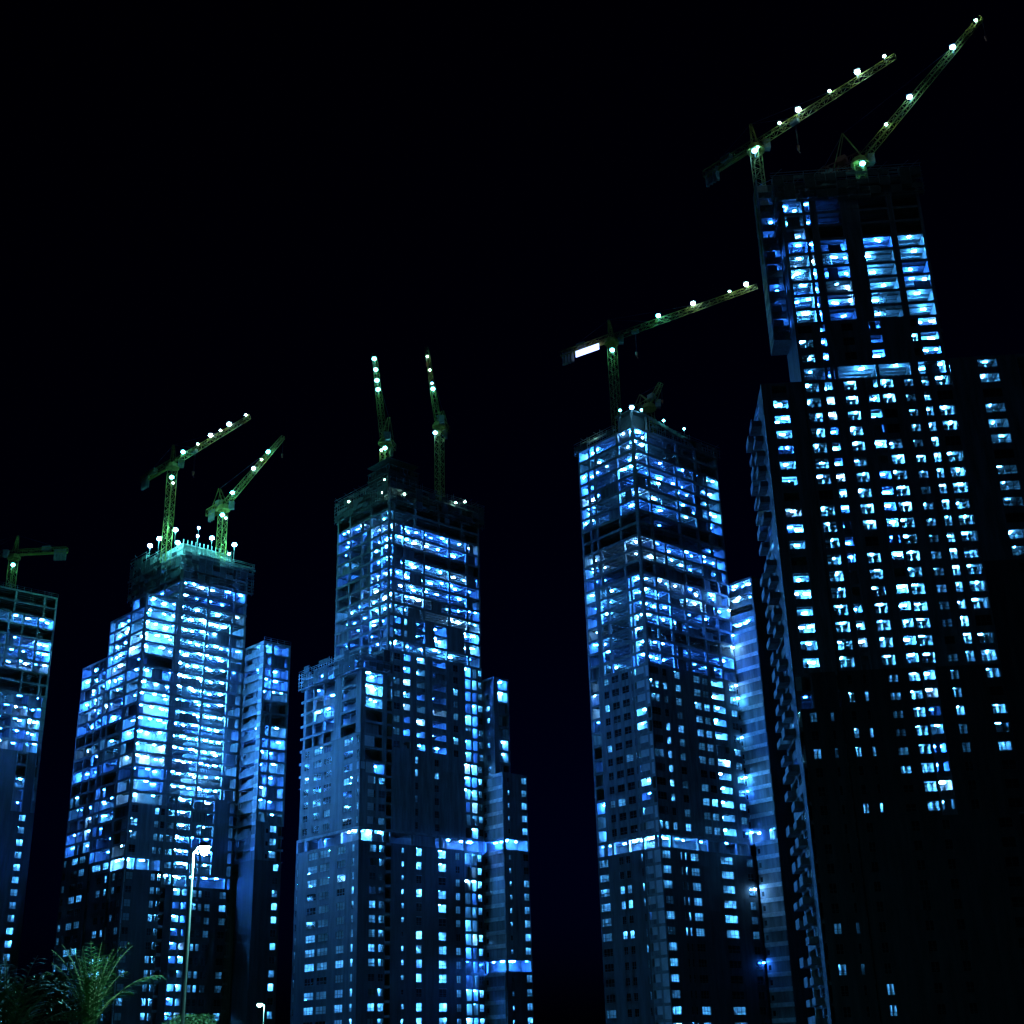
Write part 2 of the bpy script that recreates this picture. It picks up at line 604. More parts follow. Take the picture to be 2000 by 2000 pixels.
    def scaffold(s, face, a0, a1, z0, z1, off=0.9, step=2.1, lift=1.9, net=0.35, seed=1):
        """tube scaffold round the unfinished top: standards, ledgers, planks and torn netting"""
        rng = random.Random(seed)
        a0, a1 = min(a0, a1), max(a0, a1)
        n = max(2, int((a1 - a0) / step))
        mb = MB()
        tops = []
        for i in range(n + 1):
            a = a0 + (a1 - a0) * i / n
            zt = z1 + rng.uniform(-0.6, 1.6)
            tops.append(zt)
            for d in (-off, -0.12):
                s.box(mb, face, a - 0.045, a + 0.045, d - 0.045, d + 0.045, z0, zt)
        z = z0 + 0.4
        while z < z1 + 0.8:
            for d in (-off - 0.05, -0.07):
                s.box(mb, face, a0 - 0.3, a1 + 0.3, d - 0.035, d + 0.035, z, z + 0.07)
                s.box(mb, face, a0 - 0.3, a1 + 0.3, d - 0.035, d + 0.035, z + 1.0, z + 1.06)
            for i in range(n):
                if rng.random() < 0.7:
                    b0 = a0 + (a1 - a0) * i / n
                    s.box(mb, face, b0, b0 + (a1 - a0) / n, -off, -0.15, z + 0.071, z + 0.12)
                if rng.random() < 0.3:
                    b0 = a0 + (a1 - a0) * i / n
                    mb.bar(s.P(face, b0, -off - 0.1, z), s.P(face, b0 + (a1 - a0) / n, -off - 0.1, z + lift), 0.06, 3)
            z += lift
        mb.build('scaffold', M['steel'], s.T.root)
        for i in range(n):
            z = z0 + 0.4
            while z < z1 - 0.5:
                if rng.random() < net:
                    b0 = a0 + (a1 - a0) * i / n
                    q = MB()
                    h = lift * rng.choice((1, 1, .6))
                    sag = rng.uniform(0, .25)
                    s.box(q, face, b0 + 0.06, b0 + (a1 - a0) / n - 0.06, -off - 0.13 - sag * .1, -off - 0.10, z + lift - h, z + lift)
                    q.build('netting', M['screen'], s.T.root)
                z += lift

    def railing(s, face, a0, a1, z, d=0.1):
        mb = MB()
        a0, a1 = min(a0, a1), max(a0, a1)
        for h in (0.5, 1.05):
            s.box(mb, face, a0, a1, d, d + 0.06, z + h, z + h + 0.06)
        n = max(2, int((a1 - a0) / 2))
        for i in range(n + 1):
            a = a0 + (a1 - a0) * i / n
            s.box(mb, face, a - 0.03, a + 0.03, d - 0.01, d + 0.07, z, z + 1.1)
        mb.build('railing', M['rail'], s.T.root)


def flood_meshes(kind, big):
    def fn():
        k = 0.56 if big else 0.30
        m = MB()
        n, rings = 10, 6
        for i in range(1, rings):
            t = math.pi * i / rings
            for q in range(n):
                u = 2 * math.pi * q / n
                m.v.append((math.sin(t) * math.cos(u) * k, math.sin(t) * math.sin(u) * k * 0.8, math.cos(t) * k * 0.8))
        for i in range(rings - 2):
            for q in range(n):
                m.f.append((i * n + q, (i + 1) * n + q, (i + 1) * n + (q + 1) % n, i * n + (q + 1) % n))
        m.f.append(tuple(range(n)))
        m.f.append(tuple((rings - 2) * n + q for q in reversed(range(n))))
        lens = m.mesh('lens', FLOOD[kind])
        h = MB()
        h.box((-k * 1.05, -k * 0.6, k * 0.82), (k * 1.05, k * 1.0, k * 0.98))
        h.box((-k * 1.05, k * 0.84, -k * 0.3), (k * 1.05, k * 1.0, k * 0.82))
        h.box((-0.07, k * 1.0, -k * 2.4), (0.07, k * 1.0 + 0.12, k * 0.6))
        return lens, h.mesh('floodlight', M['housing'])
    return cached(('flood', kind, big), fn)


def floodlight(parent, world_loc, kind='teal', big=True, tilt=-0.1, pole_to=None):
    lens, hous = flood_meshes(kind, big)
    o = put('floodlight', hous)
    mw = Matrix.Translation(world_loc) @ Matrix.Rotation(math.atan2(-world_loc.x, world_loc.y) * -0.0 + math.atan2(world_loc.x, world_loc.y) * -1.0, 4, 'Z') @ Matrix.Rotation(-tilt, 4, 'X')
    o.parent = parent
    pm = Matrix.Translation(parent.location) @ parent.rotation_euler.to_matrix().to_4x4()
    o.matrix_local = pm.inverted() @ mw
    put('lens', lens, o)
    if pole_to is not None and world_loc.z - pole_to > 1.2:
        pb = MB()
        wp = Vector((world_loc.x * 1.003, world_loc.y * 1.003, 0))
        pb.bar((wp.x, wp.y, pole_to), (wp.x, wp.y, world_loc.z - 0.3), 0.12, 6)
        inv = pm.inverted()
        pb.v = [tuple(inv @ Vector(v)) for v in pb.v]
        pb.build('lamp_pole', M['housing'], parent)
    return o


# ============================================================ TOWER A (left, tiered, with two cranes)
A = Tower('brightly lit tiered concrete tower with two cranes, second from the left', (286, 1167), 328.6, 43.6)
def rR(T, x, y, off=0.0): return T.hit('R', off, x, y)[0]
def lL(T, x, y, off=0.0): return T.hit('L', off, x, y)[0]
a_r348 = rR(A, 346, 1290)
a_r477 = rR(A, 476, 1315)
a_l157 = lL(A, 157, 1325)
kA1 = A.fl(A.hit('R', 0, 286, 1166)[1])
kA2 = A.fl(A.hit('R', 0, 352, 1078)[1])
zA2 = kA2 * FH
# front left body in three steps (its far end is lower)
l1, l2 = lL(A, 247, 1305), lL(A, 205, 1330)
b = Block(A, 0, a_r348, 0, l1, kA1)
OP = dict(n=1)
b.zone('R', 1150, 1480, 276, 1310, [(337, 'O', .96, 3, dict(n=2, infill=.15)), (347, 'O', .95, 2)], skip=(5,))
b.zone('R', 1480, 1502, 276, 1310, [(337, 'K', 0, 0), (347, 'O', .9, 2)])
b.zone('R', 1502, 1560, 276, 1310, [(337, 'O', .9, 2, dict(n=2, infill=.3)), (347, 'O', .9, 2)])
b.zone('R', 1560, 1672, 250, 1640, [(268, 'W', .7, 1, dict(h=1.9)), (297, 'S', 0, 0), (309, 'W', .8, 1), (322, 'W', .9, 2)])
b.zone('R', 1672, 1702, 250, 1640, [(268, 'O', 1, 3, dict(n=2)), (297, 'O', .6, 1), (322, 'K', 0, 0)])
b.zone('R', 1702, 2080, 236, 1810, [(253, 'W', .8, 1, dict(wf=.8, pat='1011011111')), (284, 'S', 0, 0, dict(band=0)), (299, 'W', .85, 1, dict(wf=.62)), (318, 'W', .95, 2, dict(wf=.9))])
b.zone('L', 1150, 1492, 275, 1300, [(247, 'O', .96, 2, dict(shift=.1))], skip=(7,))
b.zone('L', 1492, 1520, 275, 1300, [(247, 'K', 0, 0)])
b.zone('L', 1520, 1660, 275, 1300, [(247, 'O', .85, 1, dict(infill=.4))])
b.zone('L', 1660, 1700, 275, 1300, [(247, 'O', 1, 3)])
b.zone('L', 1700, 2080, 236, 1800, [(219, 'W', .7, 1, dict(wf=.5)), (209, 'W', .6, 1, dict(wf=.5))])
b.finish()
A_b1 = b
for i, (la, lb, dk, bays) in enumerate((
        (l1, l2, 1, [(218, 'O', .9, 2), (205, 'O', .85, 2)]),
        (l2, a_l157, 4, [(192, 'O', .9, 2), (178, 'O', .55, 1), (157, 'O', .9, 2)]))):
    b = Block(A, 0.35 * i, a_r348, la, lb, kA1 - dk)
    xs = 247 if i == 0 else 205
    # same floors as the corner body, told at the start of each body
    b.zone('L', 1150, 1503 + 14 * i, xs, 1305 + 22 * i, bays, skip=(9 - 3 * i,))
    b.zone('L', 1503 + 14 * i, 1530 + 14 * i, xs, 1305 + 22 * i, [(bb[0], 'K', 0, 0) for bb in bays])
    b.zone('L', 1530 + 14 * i, 1668, xs, 1305 + 22 * i, [(bb[0], 'O', .75, 1, dict(infill=.3)) for bb in bays])
    if i == 0:
        b.zone('L', 1668, 1708, 209, 1815, [(188, 'W', .8, 3, dict(wf=.8)), (166, 'W', .8, 2, dict(wf=.8))])
        b.zone('L', 1708, 2080, 209, 1815, [(192, 'W', .55, 2, dict(wf=.5, pat='1100101111')), (176, 'W', .5, 2, dict(wf=.5, pat='0100101111')), (166, 'S', 0, 0)])
    else:
        b.zone('L', 1668, 2080, 166, 1830, [(153, 'S', 0, 0), (139, 'W', .6, 1, dict(wf=.75, pat='1101010110')), (124, 'W', .6, 1, dict(wf=.75, pat='1001010110')), (117, 'S', 0, 0), (106, 'W', .7, 2, dict(wf=.55)), (92, 'W', .7, 2, dict(wf=.5))])
    b.finish()
# tall body
a_back = lL(A, 262, 1098, a_r348)
b = Block(A, a_r348, a_r477, 0.0, a_back, kA2, inset=8)
b.zone('R', 1080, 1135, 348, 1185, [(408, 'K', 0, 0), (459, 'K', 0, 0), (480, 'K', 0, 0)])
b.zone('R', 1135, 1176, 348, 1185, [(408, 'O', 1, 2, dict(n=2)), (459, 'O', 1, 2, dict(n=2)), (480, 'O', .6, 1)])
b.zone('R', 1176, 1200, 348, 1185, [(408, 'O', 1, 3, dict(n=2)), (459, 'O', 1, 3, dict(n=1)), (480, 'O', .6, 1)])
b.zone('R', 1200, 1560, 348, 1290, [(400, 'O', 1, 3, dict(n=3, infill=.2)), (449, 'O', 1, 3, dict(n=3)), (476, 'O', .35, 1, dict(infill=.6))])
b.zone('R', 1560, 1690, 324, 1600, [(344, 'W', .8, 1, dict(n=1)), (374, 'O', 1, 3, dict(n=2, par=1)), (396, 'O', .95, 2, dict(n=1, infill=.4)), (420, 'O', .9, 2, dict(n=1, infill=.5)), (448, 'S', 0, 0)])
b.zone('R', 1690, 1722, 324, 1600, [(344, 'O', 1, 3), (374, 'O', 1, 3), (396, 'O', 1, 3), (448, 'O', 1, 2, dict(n=2))])
b.zone('R', 1722, 2080, 318, 1800, [(333, 'S', 0, 0), (350, 'B', 1, 2), (364, 'B', .95, 2), (372, 'S', 0, 0), (393, 'W', .35, 1, dict(n=2, pat='110010110')), (412, 'W', .5, 1, dict(wf=.6)), (424, 'S', 0, 0), (441, 'W', .6, 1, dict(wf=.8, pat='111000110'))])
b.zone('L', 1080, 1168, 348, 1185, [(318, 'K', 0, 0), (285, 'O', .5, 1), (262, 'K', 0, 0)])
b.finish()
A_b2 = b
b.scaffold('R', a_r348 - 0.5, a_r477 + 1.0, zA2 - 2.2 * FH, zA2 + 0.6, net=.55, seed=1)
b.scaffold('L', 0.2, a_back * 0.36, zA2 - 1.9 * FH, zA2 + 1.6, net=.5, seed=2)
b.scaffold('L', a_back * 0.37, a_back * 0.68, zA2 - 1.9 * FH, zA2 + 3.4, net=.6, seed=21)
b.scaffold('L', a_back * 0.69, a_back, zA2 - 1.9 * FH, zA2 + 5.0, net=.6, seed=22)
b.railing('R', a_r348, a_r477, zA2)
b.railing('L', 0.0, a_back, zA2)
# climbing formwork of the core above the deck
core = MB()
cr0, cr1, cl0, cl1 = a_r348 + 3, a_r477 - 2, 7.0, a_back - 3
core.box((cr0, cl0, zA2), (cr1, cl1, zA2 + 6.5))
for i in range(5):
    core.box((cr0 - 0.25, cl0 - 0.25, zA2 + 0.9 + 1.25 * i), (cr1 + 0.25, cl1, zA2 + 1.15 + 1.25 * i))
for i in range(13):
    x = cr0 + (cr1 - cr0) * i / 12
    core.box((x - 0.12, cl0 - 0.4, zA2), (x + 0.12, cl0 - 0.26, zA2 + 7.6))
core.build('core_formwork', M['steel'], A.root)
lip = MB()
lip.box((a_r348 - 1.25, -1.25, zA2 - 0.15), (a_r477 + 1.3, -1.08, zA2 + 0.35))
lip.box((a_r348 - 1.25, -1.08, zA2 - 0.15), (a_r348 - 1.08, a_back + 0.4, zA2 + 0.35))
lip.build('edge_upstand', M['wall'], A.root)
for i in range(7):
    st = MB()
    u = cr0 + 1 + (cr1 - cr0 - 3) * i / 6
    st.box((u, 2.2 + (i % 3), zA2 + 0.01), (u + 1.7, 4.0 + (i % 3), zA2 + 1.2 + 0.5 * (i % 2)))
    for q in range(3):
        st.box((u - 0.1, 2.1 + (i % 3), zA2 + 0.3 + q * 0.4), (u + 1.8, 2.18 + (i % 3), zA2 + 0.4 + q * 0.4))
    st.build('material_stack', M['wall'], A.root)
for (x, y, big, kind) in ((293, 1066, 1, 'blue'), (311, 1052, 1, 'blue'), (343, 1035, 1, 'teal'), (347, 1060, 1, 'teal'), (388, 1031, 0, 'teal'),
                          (386, 1047, 0, 'teal'), (414, 1051, 1, 'teal'), (458, 1064, 1, 'teal'), (447, 1082, 0, 'blue')):
    if x < 330:
        s_, z_ = A.hit('L', a_r348 - 1.1, x, y)
        floodlight(A.root, A.world(a_r348 - 1.1, s_, z_), 'deck', bool(big), pole_to=zA2)
        continue
    off = -1.3 if y > 1055 else 5.6
    s_, z_ = A.hit('R', off, x, y)
    floodlight(A.root, A.world(s_, off, max(z_, zA2 + 1.2)), 'deck', bool(big), pole_to=zA2 - 2)
# right wing
wl = lL(A, 512, 1350, a_r477)
kA3 = A.fl(A.hit('L', a_r477, 518, 1252)[1])
b = Block(A, a_r477, rR(A, 565, 1352, wl), wl, 12, kA3, inset=5)
b.zone('R', 1240, 1372, 513, 1350, [(531, 'O', 1, 2), (565, 'O', 1, 2, dict(shift=-.1))])
b.zone('R', 1372, 1400, 513, 1350, [(531, 'K', 0, 0), (565, 'K', 0, 0)])
b.zone('R', 1400, 1600, 513, 1350, [(531, 'O', .95, 2), (565, 'O', 1, 2)])
b.zone('R', 1600, 1690, 505, 1500, [(529, 'S', 0, 0, dict(vent=1)), (548, 'W', .9, 2, dict(wf=.7))])
b.zone('R', 1690, 2080, 490, 1800, [(527, 'S', 0, 0), (541, 'W', .9, 2, dict(wf=.8)), (545, 'S', 0, 0), (556, 'W', .7, 1, dict(wf=.5))])
b.zone('L', 1240, 1690, 513, 1350, [(505, 'S', 0, 0, dict(band=1)), (476, 'O', .5, 1, dict(infill=.8, par=1))])
b.zone('L', 1690, 2080, 490, 1800, [(460, 'S', 0, 0)])
b.finish()
b.railing('R', a_r477, rR(A, 565, 1352, wl), kA3 * FH)

# ============================================================ TOWER B (cut by the left edge)
B = Tower('dim unfinished tower cut off by the left edge of the view', (112, 1184), 358.0, 43.6)
kB = B.fl(B.hit('R', 0, 112, 1157)[1])
b = Block(B, -48, 0, 0, 24, kB)
x0 = 106
b.zone('R', 1150, 1212, 106, 1245, [(80, 'K', 0, 0), (22, 'K', 0, 0), (-40, 'K', 0, 0)])
b.zone('R', 1212, 1326, 106, 1245, [(72, 'O', .9, 2, dict(n=2)), (42, 'O', .9, 2), (14, 'O', .9, 1, dict(infill=.4)), (-40, 'O', .8, 2)], skip=(1,))
b.zone('R', 1326, 1362, 106, 1245, [(88, 'K', 0, 0), (52, 'K', 0, 0), (-40, 'K', 0, 0)])
b.zone('R', 1362, 1462, 92, 1420, [(79, 'O', .7, 1, dict(cheek=1)), (52, 'O', 1, 2, dict(n=2, cheek=1)), (22, 'O', 1, 2, dict(cheek=1)), (-40, 'O', .8, 1, dict(infill=.3))])
b.zone('R', 1462, 1590, 80, 1520, [(66, 'K', 0, 0), (50, 'S', 0, 0), (28, 'O', .75, 1, dict(infill=.5)), (-40, 'S', 0, 0)], clad=True)  # dark cladding set here so the wall looks less lit
b.zone('R', 1590, 2080, 60, 1700, [(40, 'S', 0, 0), (24, 'W', .85, 2, dict(wf=.85)), (-40, 'S', 0, 0)])
b.finish()
b.railing('R', -40, 0, kB * FH)

# ============================================================ TOWER C (middle, tiered, two luffing cranes)
C = Tower('tiered concrete tower in the middle with two steep luffing cranes', (707, 1266), 316.0, 42.5)
c_r = rR(C, 757, 1290)
c_rend = rR(C, 938, 1130)
kC1 = C.fl(C.hit('R', 0, 707, 1268)[1])
kC2 = C.fl(C.hit('R', 0, 770, 960)[1])
zC2 = kC2 * FH
c_lend = lL(C, 590, 1330)
b = Block(C, 0, c_r, 0, c_lend, kC1)
b.zone('R', 1262, 1310, 707, 1266, [(757, 'O', .9, 2, dict(n=2, infill=.3))], skip=(0,))
b.zone('R', 1310, 1385, 707, 1266, [(715, 'K', 0, 0), (750, 'O', 1, 3, dict(n=2, infill=.3)), (757, 'S', 0, 0)])
b.zone('R', 1385, 1470, 707, 1266, [(715, 'S', 0, 0), (750, 'K', 0, 0), (757, 'S', 0, 0)])
b.zone('R', 1470, 1500, 707, 1266, [(718, 'W', 1, 3), (757, 'O', .8, 2, dict(infill=.5))])
b.zone('R', 1500, 1608, 703, 1550, [(715, 'S', 0, 0), (737, 'W', .9, 2, dict(pat='100')), (757, 'W', .9, 2, dict(pat='100'))])
b.zone('R', 1608, 1632, 703, 1550, [(730, 'O', 1, 3, dict(n=2)), (757, 'O', 1, 3, dict(n=2))])
b.zone('R', 1632, 2080, 698, 1800, [(716, 'S', 0, 0), (737, 'W', .9, 2, dict(wf=.62, pat='1100111110111')), (761, 'W', .9, 2, dict(wf=.72, pat='1100111110111'))])
lb = [(697, 'S', 0, 0), (667, 'O', .8, 1, dict(infill=.2)), (655, 'S', 0, 0), (633, 'O', .9, 2), (614, 'O', .9, 2), (598, 'O', .5, 1)]
b.zone('L', 1262, 1290, 706, 1330, [(667, 'K', 0, 0), (633, 'K', 0, 0), (598, 'K', 0, 0)])
b.zone('L', 1290, 1368, 706, 1330, lb)
b.zone('L', 1368, 1430, 706, 1330, [(697, 'S', 0, 0), (667, 'K', 0, 0), (655, 'S', 0, 0), (633, 'O', .6, 2, dict(infill=.4)), (614, 'K', 0, 0), (598, 'K', 0, 0)])
b.zone('L', 1430, 1560, 704, 1500, [(694, 'W', .7, 2, dict(wf=.4)), (665, 'W', .35, 2, dict(wf=.6)), (650, 'S', 0, 0), (630, 'W', .2, 1, dict(wf=.75)), (610, 'W', .3, 2, dict(wf=.75)), (588, 'W', .3, 1, dict(wf=.4))], clad=True)  # dark cladding stands in for less spill light on this wall
b.zone('L', 1560, 1612, 704, 1500, [(694, 'W', .9, 2, dict(wf=.4)), (665, 'W', .35, 1, dict(wf=.6)), (650, 'S', 0, 0), (630, 'W', .7, 1, dict(wf=.6)), (610, 'W', .5, 1, dict(wf=.6)), (588, 'W', .3, 1, dict(wf=.4))], clad=True)  # wall colour darkened here too, against the blue spill light
b.zone('L', 1612, 1640, 704, 1500, [(667, 'O', 1, 2, dict(n=2)), (632, 'O', 1, 2), (600, 'O', 1, 2), (580, 'O', .6, 1)])
b.zone('L', 1640, 2080, 698, 1800, [(690, 'S', 0, 0), (684, 'W', .9, 2, dict(wf=.8)), (676, 'S', 0, 0), (652, 'W', .7, 1, dict(wf=.65)), (643, 'S', 0, 0), (618, 'W', .9, 1, dict(wf=.8, pat='1111111110110')), (595, 'W', .9, 2, dict(wf=.8, pat='1110001110110')), (580, 'S', 0, 0), (565, 'W', .75, 2, dict(wf=.35))])
b.finish()
b.scaffold('R', -0.6, c_r, kC1 * FH - 1.2 * FH, kC1 * FH + 1.2, net=.6, seed=3)
b.scaffold('L', -0.6, c_lend, kC1 * FH - 1.2 * FH, kC1 * FH + 1.2, net=.6, seed=4)
c_back = lL(C, 657, 1100, c_r)
b = Block(C, c_r, c_rend, 0, c_back, kC2, inset=7)
b.zone('R', 950, 1012, 770, 1050, [(812, 'K', 0, 0), (858, 'K', 0, 0), (902, 'K', 0, 0), (936, 'K', 0, 0)])
rb = [(790, 'O', .35, 1, dict(infill=.4)), (829, 'O', .95, 2, dict(n=2)), (878, 'O', .95, 2, dict(n=2)), (912, 'O', .9, 2), (937, 'O', .7, 1, dict(infill=.7))]
b.zone('R', 1012, 1190, 770, [1050, 1055, 1060, 1075, 1085, 1095], rb, skip=(2,))
b.zone('R', 1190, 1243, 768, 1220, [(786, 'W', .5, 1), (799, 'W', .6, 1, dict(wf=.5)), (812, 'S', 0, 0), (832, 'O', .95, 2), (847, 'S', 0, 0), (874, 'O', .9, 2, dict(cheek=1)), (905, 'S', 0, 0), (937, 'O', .8, 2, dict(n=2, infill=.5))])
b.zone('R', 1243, 1268, 768, 1220, [(790, 'O', 1, 2), (829, 'O', 1, 2), (874, 'O', 1, 2, dict(n=2)), (915, 'O', 1, 3), (937, 'O', 1, 2)])
b.zone('R', 1268, 1455, 766, 1400, [(784, 'W', .5, 0, dict(wf=.7)), (787, 'S', 0, 0), (803, 'O', .95, 2, dict(cheek=1, par=1)), (813, 'S', 0, 0), (832, 'O', .9, 1, dict(cheek=1, par=1)), (844, 'S', 0, 0), (873, 'O', .95, 2, dict(cheek=1, par=1, shift=-.2)), (884, 'S', 0, 0), (897, 'W', .5, 0), (908, 'S', 0, 0), (922, 'O', .95, 2, dict(cheek=1)), (934, 'O', .95, 2, dict(cheek=1)), (943, 'W', .95, 2, dict(wf=.85))])
b.zone('R', 1455, 1625, 764, 1560, [(808, 'S', 0, 0), (820, 'W', .5, 2, dict(wf=.5)), (845, 'S', 0, 0), (862, 'W', .35, 2, dict(wf=.5)), (907, 'S', 0, 0), (921, 'O', .97, 2, dict(cheek=1)), (934, 'O', .97, 2, dict(cheek=1)), (944, 'W', .95, 1, dict(wf=.8))])
b.zone('R', 1625, 1650, 764, 1560, [(808, 'K', 0, 0), (862, 'O', .8, 1, dict(infill=.6)), (907, 'O', .7, 2), (934, 'O', 1, 2, dict(n=2)), (944, 'S', 0, 0)])
b.zone('R', 1650, 2080, 762, 1830, [(781, 'S', 0, 0), (792, 'W', .8, 2, dict(wf=.5, h=1.2, sill=1.2)), (811, 'S', 0, 0), (826, 'W', .9, 3, dict(wf=.75, pat='1101001111011', h=2.0)), (855, 'S', 0, 0), (874, 'W', .9, 3, dict(wf=.8, pat='1101101111011', h=2.0)), (888, 'S', 0, 0), (903, 'W', .85, 1, dict(wf=.6)), (909, 'S', 0, 0), (922, 'O', 1, 2, dict(cheek=1, par=0)), (934, 'O', 1, 2, dict(cheek=1)), (945, 'W', .9, 2, dict(wf=.75))])
lb2 = [(743, 'O', .85, 2), (723, 'O', .95, 2), (706, 'O', .6, 1), (683, 'O', .35, 1, dict(infill=.4)), (660, 'O', .8, 1, dict(infill=.3))]
b.zone('L', 950, 985, 770, 1050, [(723, 'K', 0, 0), (683, 'K', 0, 0), (660, 'K', 0, 0)])
b.zone('L', 985, 1262, 770, 1050, lb2)
b.finish()
C_b2 = b
b.scaffold('R', c_r - 0.5, c_rend + 1, zC2 - 1.6 * FH, zC2 + 1.4, net=.55, seed=5)
b.scaffold('L', -0.5, c_back, zC2 - 1.3 * FH, zC2 + 1.4, net=.5, seed=6)
# raised formwork over the corner
mb = MB()
zz = C.hit('R', 0, 772, 912)[1]
x1 = rR(C, 814, 935)
y1 = lL(C, 723, 940, c_r)
mb.box((c_r - 0.3, -0.3, zC2 + 0.3), (x1, y1, zz - 1.2))
for i in range(4):
    mb.box((c_r - 0.8, -0.8, zC2 + 1.5 + i * 2.0), (x1 + 0.4, y1 + 0.4, zC2 + 1.7 + i * 2.0))
for i in range(9):
    x = c_r - 0.6 + (x1 - c_r + 0.6) * i / 8
    mb.box((x - 0.1, -0.62, zC2 + 0.3), (x + 0.1, -0.42, zz))
    y = -0.6 + (y1 + 0.6) * i / 8
    mb.box((c_r - 0.62, y - 0.1, zC2 + 0.3), (c_r - 0.42, y + 0.1, zz - 0.1))
mb.build('corner_formwork', M['screen'], C.root)
for (x, y, face, off, kind) in ((752, 937, 'L', c_r - 0.9, 'small'), (747, 962, 'L', c_r - 0.9, 'small'), (790, 965, 'R', -0.9, 'small'), (890, 982, 'R', -0.9, 'small'), (908, 980, 'R', -0.9, 'small'), (681, 980, 'L', c_r - 0.9, 'small')):
    s_, z_ = C.hit(face, off, x, y)
    floodlight(C.root, C.world(s_, off, z_) if face == 'R' else C.world(off, s_, z_), kind, False)
# right wing: narrow upper body, broader lower body
wl = lL(C, 966, 1420, c_rend)
kC3 = C.fl(C.hit('L', c_rend, 966, 1325)[1])
kC4 = C.fl(C.hit('L', c_rend, 975, 1508)[1])
b = Block(C, c_rend, rR(C, 996, 1420, wl), wl, 10, kC3, inset=5, bottom=kC4)
b.zone('R', 1320, 1520, 966, 1420, [(973, 'S', 0, 0), (994, 'O', 1, 3, dict(cheek=1, n=1)), (996, 'S', 0, 0)], skip=(0,))
b.zone('L', 1320, 1345, 966, 1420, [(944, 'O', 1, 2, dict(n=2))])
b.zone('L', 1345, 1520, 966, 1420, [(958, 'S', 0, 0), (950, 'W', .95, 3, dict(wf=.7, h=1.3)), (944, 'S', 0, 0)])
b.finish()
wl2 = lL(C, 986, 1700, c_rend)
b = Block(C, c_rend, rR(C, 1036, 1720, wl2), wl2, 10, kC4, inset=5)
tf = lambda y: y
b.zone('L', 1500, 1632, 984, 1620, [(944, 'S', 0, 0, dict(band=1, vent=1))])
b.zone('L', 1632, 1655, 984, 1620, [(944, 'O', 1, 2, dict(n=3))])
b.zone('L', 1655, 1876, 986, 1750, [(946, 'S', 0, 0, dict(band=1, vent=1))])
b.zone('L', 1876, 1902, 986, 1750, [(946, 'O', 1, 2, dict(n=3))])
b.zone('L', 1902, 2080, 986, 1850, [(946, 'S', 0, 0, dict(band=1, vent=1))])
rw = [(994, 'S', 0, 0), (1000, 'W', .8, 2, dict(wf=.7, h=1.2)), (1022, 'S', 0, 0), (1034, 'W', .85, 2, dict(wf=.85))]
b.zone('R', 1500, 1632, 986, 1700, rw)
b.zone('R', 1632, 1655, 986, 1700, [(1034, 'O', 1, 2, dict(n=2))])
b.zone('R', 1655, 1876, 986, 1700, rw)
b.zone('R', 1876, 1902, 986, 1700, [(1034, 'O', 1, 2, dict(n=2))])
b.zone('R', 1902, 2080, 986, 1700, rw)
b.finish()

# ============================================================ TOWER D (right of the middle)
D = Tower('slim concrete tower right of the middle under the crane with the lit banner', (1236, 851), 296.0, 41.0)
kD = D.fl(D.hit('R', 0, 1236, 838)[1])
zD = kD * FH
d_rend = rR(D, 1405, 945)
d_lend = lL(D, 1128, 890)
b = Block(D, 0, d_rend, 0, d_lend, kD, inset=7)
yr = [930, 935, 945, 950, 955, 960]
b.zone('R', 838, 868, 1237, 870, [(1266, 'O', 1, 3), (1322, 'K', 0, 0), (1357, 'O', .5, 1), (1405, 'K', 0, 0)])
rb = [(1269, 'O', .95, 2), (1322, 'O', .95, 2, dict(n=1)), (1357, 'O', .85, 2, dict(infill=.3)), (1381, 'O', .4, 1, dict(infill=.8)), (1405, 'O', .95, 2)]
b.zone('R', 868, 1000, 1238, yr, rb)
b.zone('R', 1000, 1030, 1238, yr, [(1269, 'K', 0, 0), (1322, 'O', .6, 1), (1357, 'K', 0, 0), (1381, 'K', 0, 0), (1405, 'O', .6, 1)])
b.zone('R', 1030, 1105, 1247, 1060, [(1278, 'O', .95, 2), (1300, 'O', .95, 2), (1335, 'O', .95, 2), (1370, 'O', .9, 2), (1396, 'O', .3, 1, dict(infill=.8)), (1419, 'O', .9, 2)], skip=(2,))
b.zone('R', 1105, 1290, 1255, 1200, [(1287, 'O', .75, 1, dict(infill=.2)), (1313, 'O', .95, 2), (1342, 'O', .5, 1, dict(infill=.5)), (1375, 'O', .95, 2), (1402, 'O', .7, 2, dict(infill=.7)), (1426, 'O', .8, 2)], skip=(4,))
b.zone('R', 1290, 1630, 1268, 1450, [(1273, 'S', 0, 0), (1297, 'W', .85, 2, dict(wf=.85, var=1)), (1300, 'S', 0, 0), (1315, 'W', .7, 2, dict(wf=.5)), (1322, 'S', 0, 0), (1343, 'W', .75, 1, dict(wf=.5)), (1362, 'S', 0, 0), (1379, 'W', .8, 1, dict(wf=.75)), (1395, 'W', .85, 1, dict(wf=.75)), (1398, 'S', 0, 0), (1424, 'B', 1, 3), (1432, 'S', 0, 0), (1448, 'W', .9, 2, dict(wf=.75))])
b.zone('R', 1630, 1662, 1279, 1640, [(1312, 'O', 1, 1, dict(infill=.5)), (1365, 'O', 1, 1, dict(n=2)), (1440, 'O', .8, 1, dict(n=2, infill=.6)), (1462, 'K', 0, 0)])
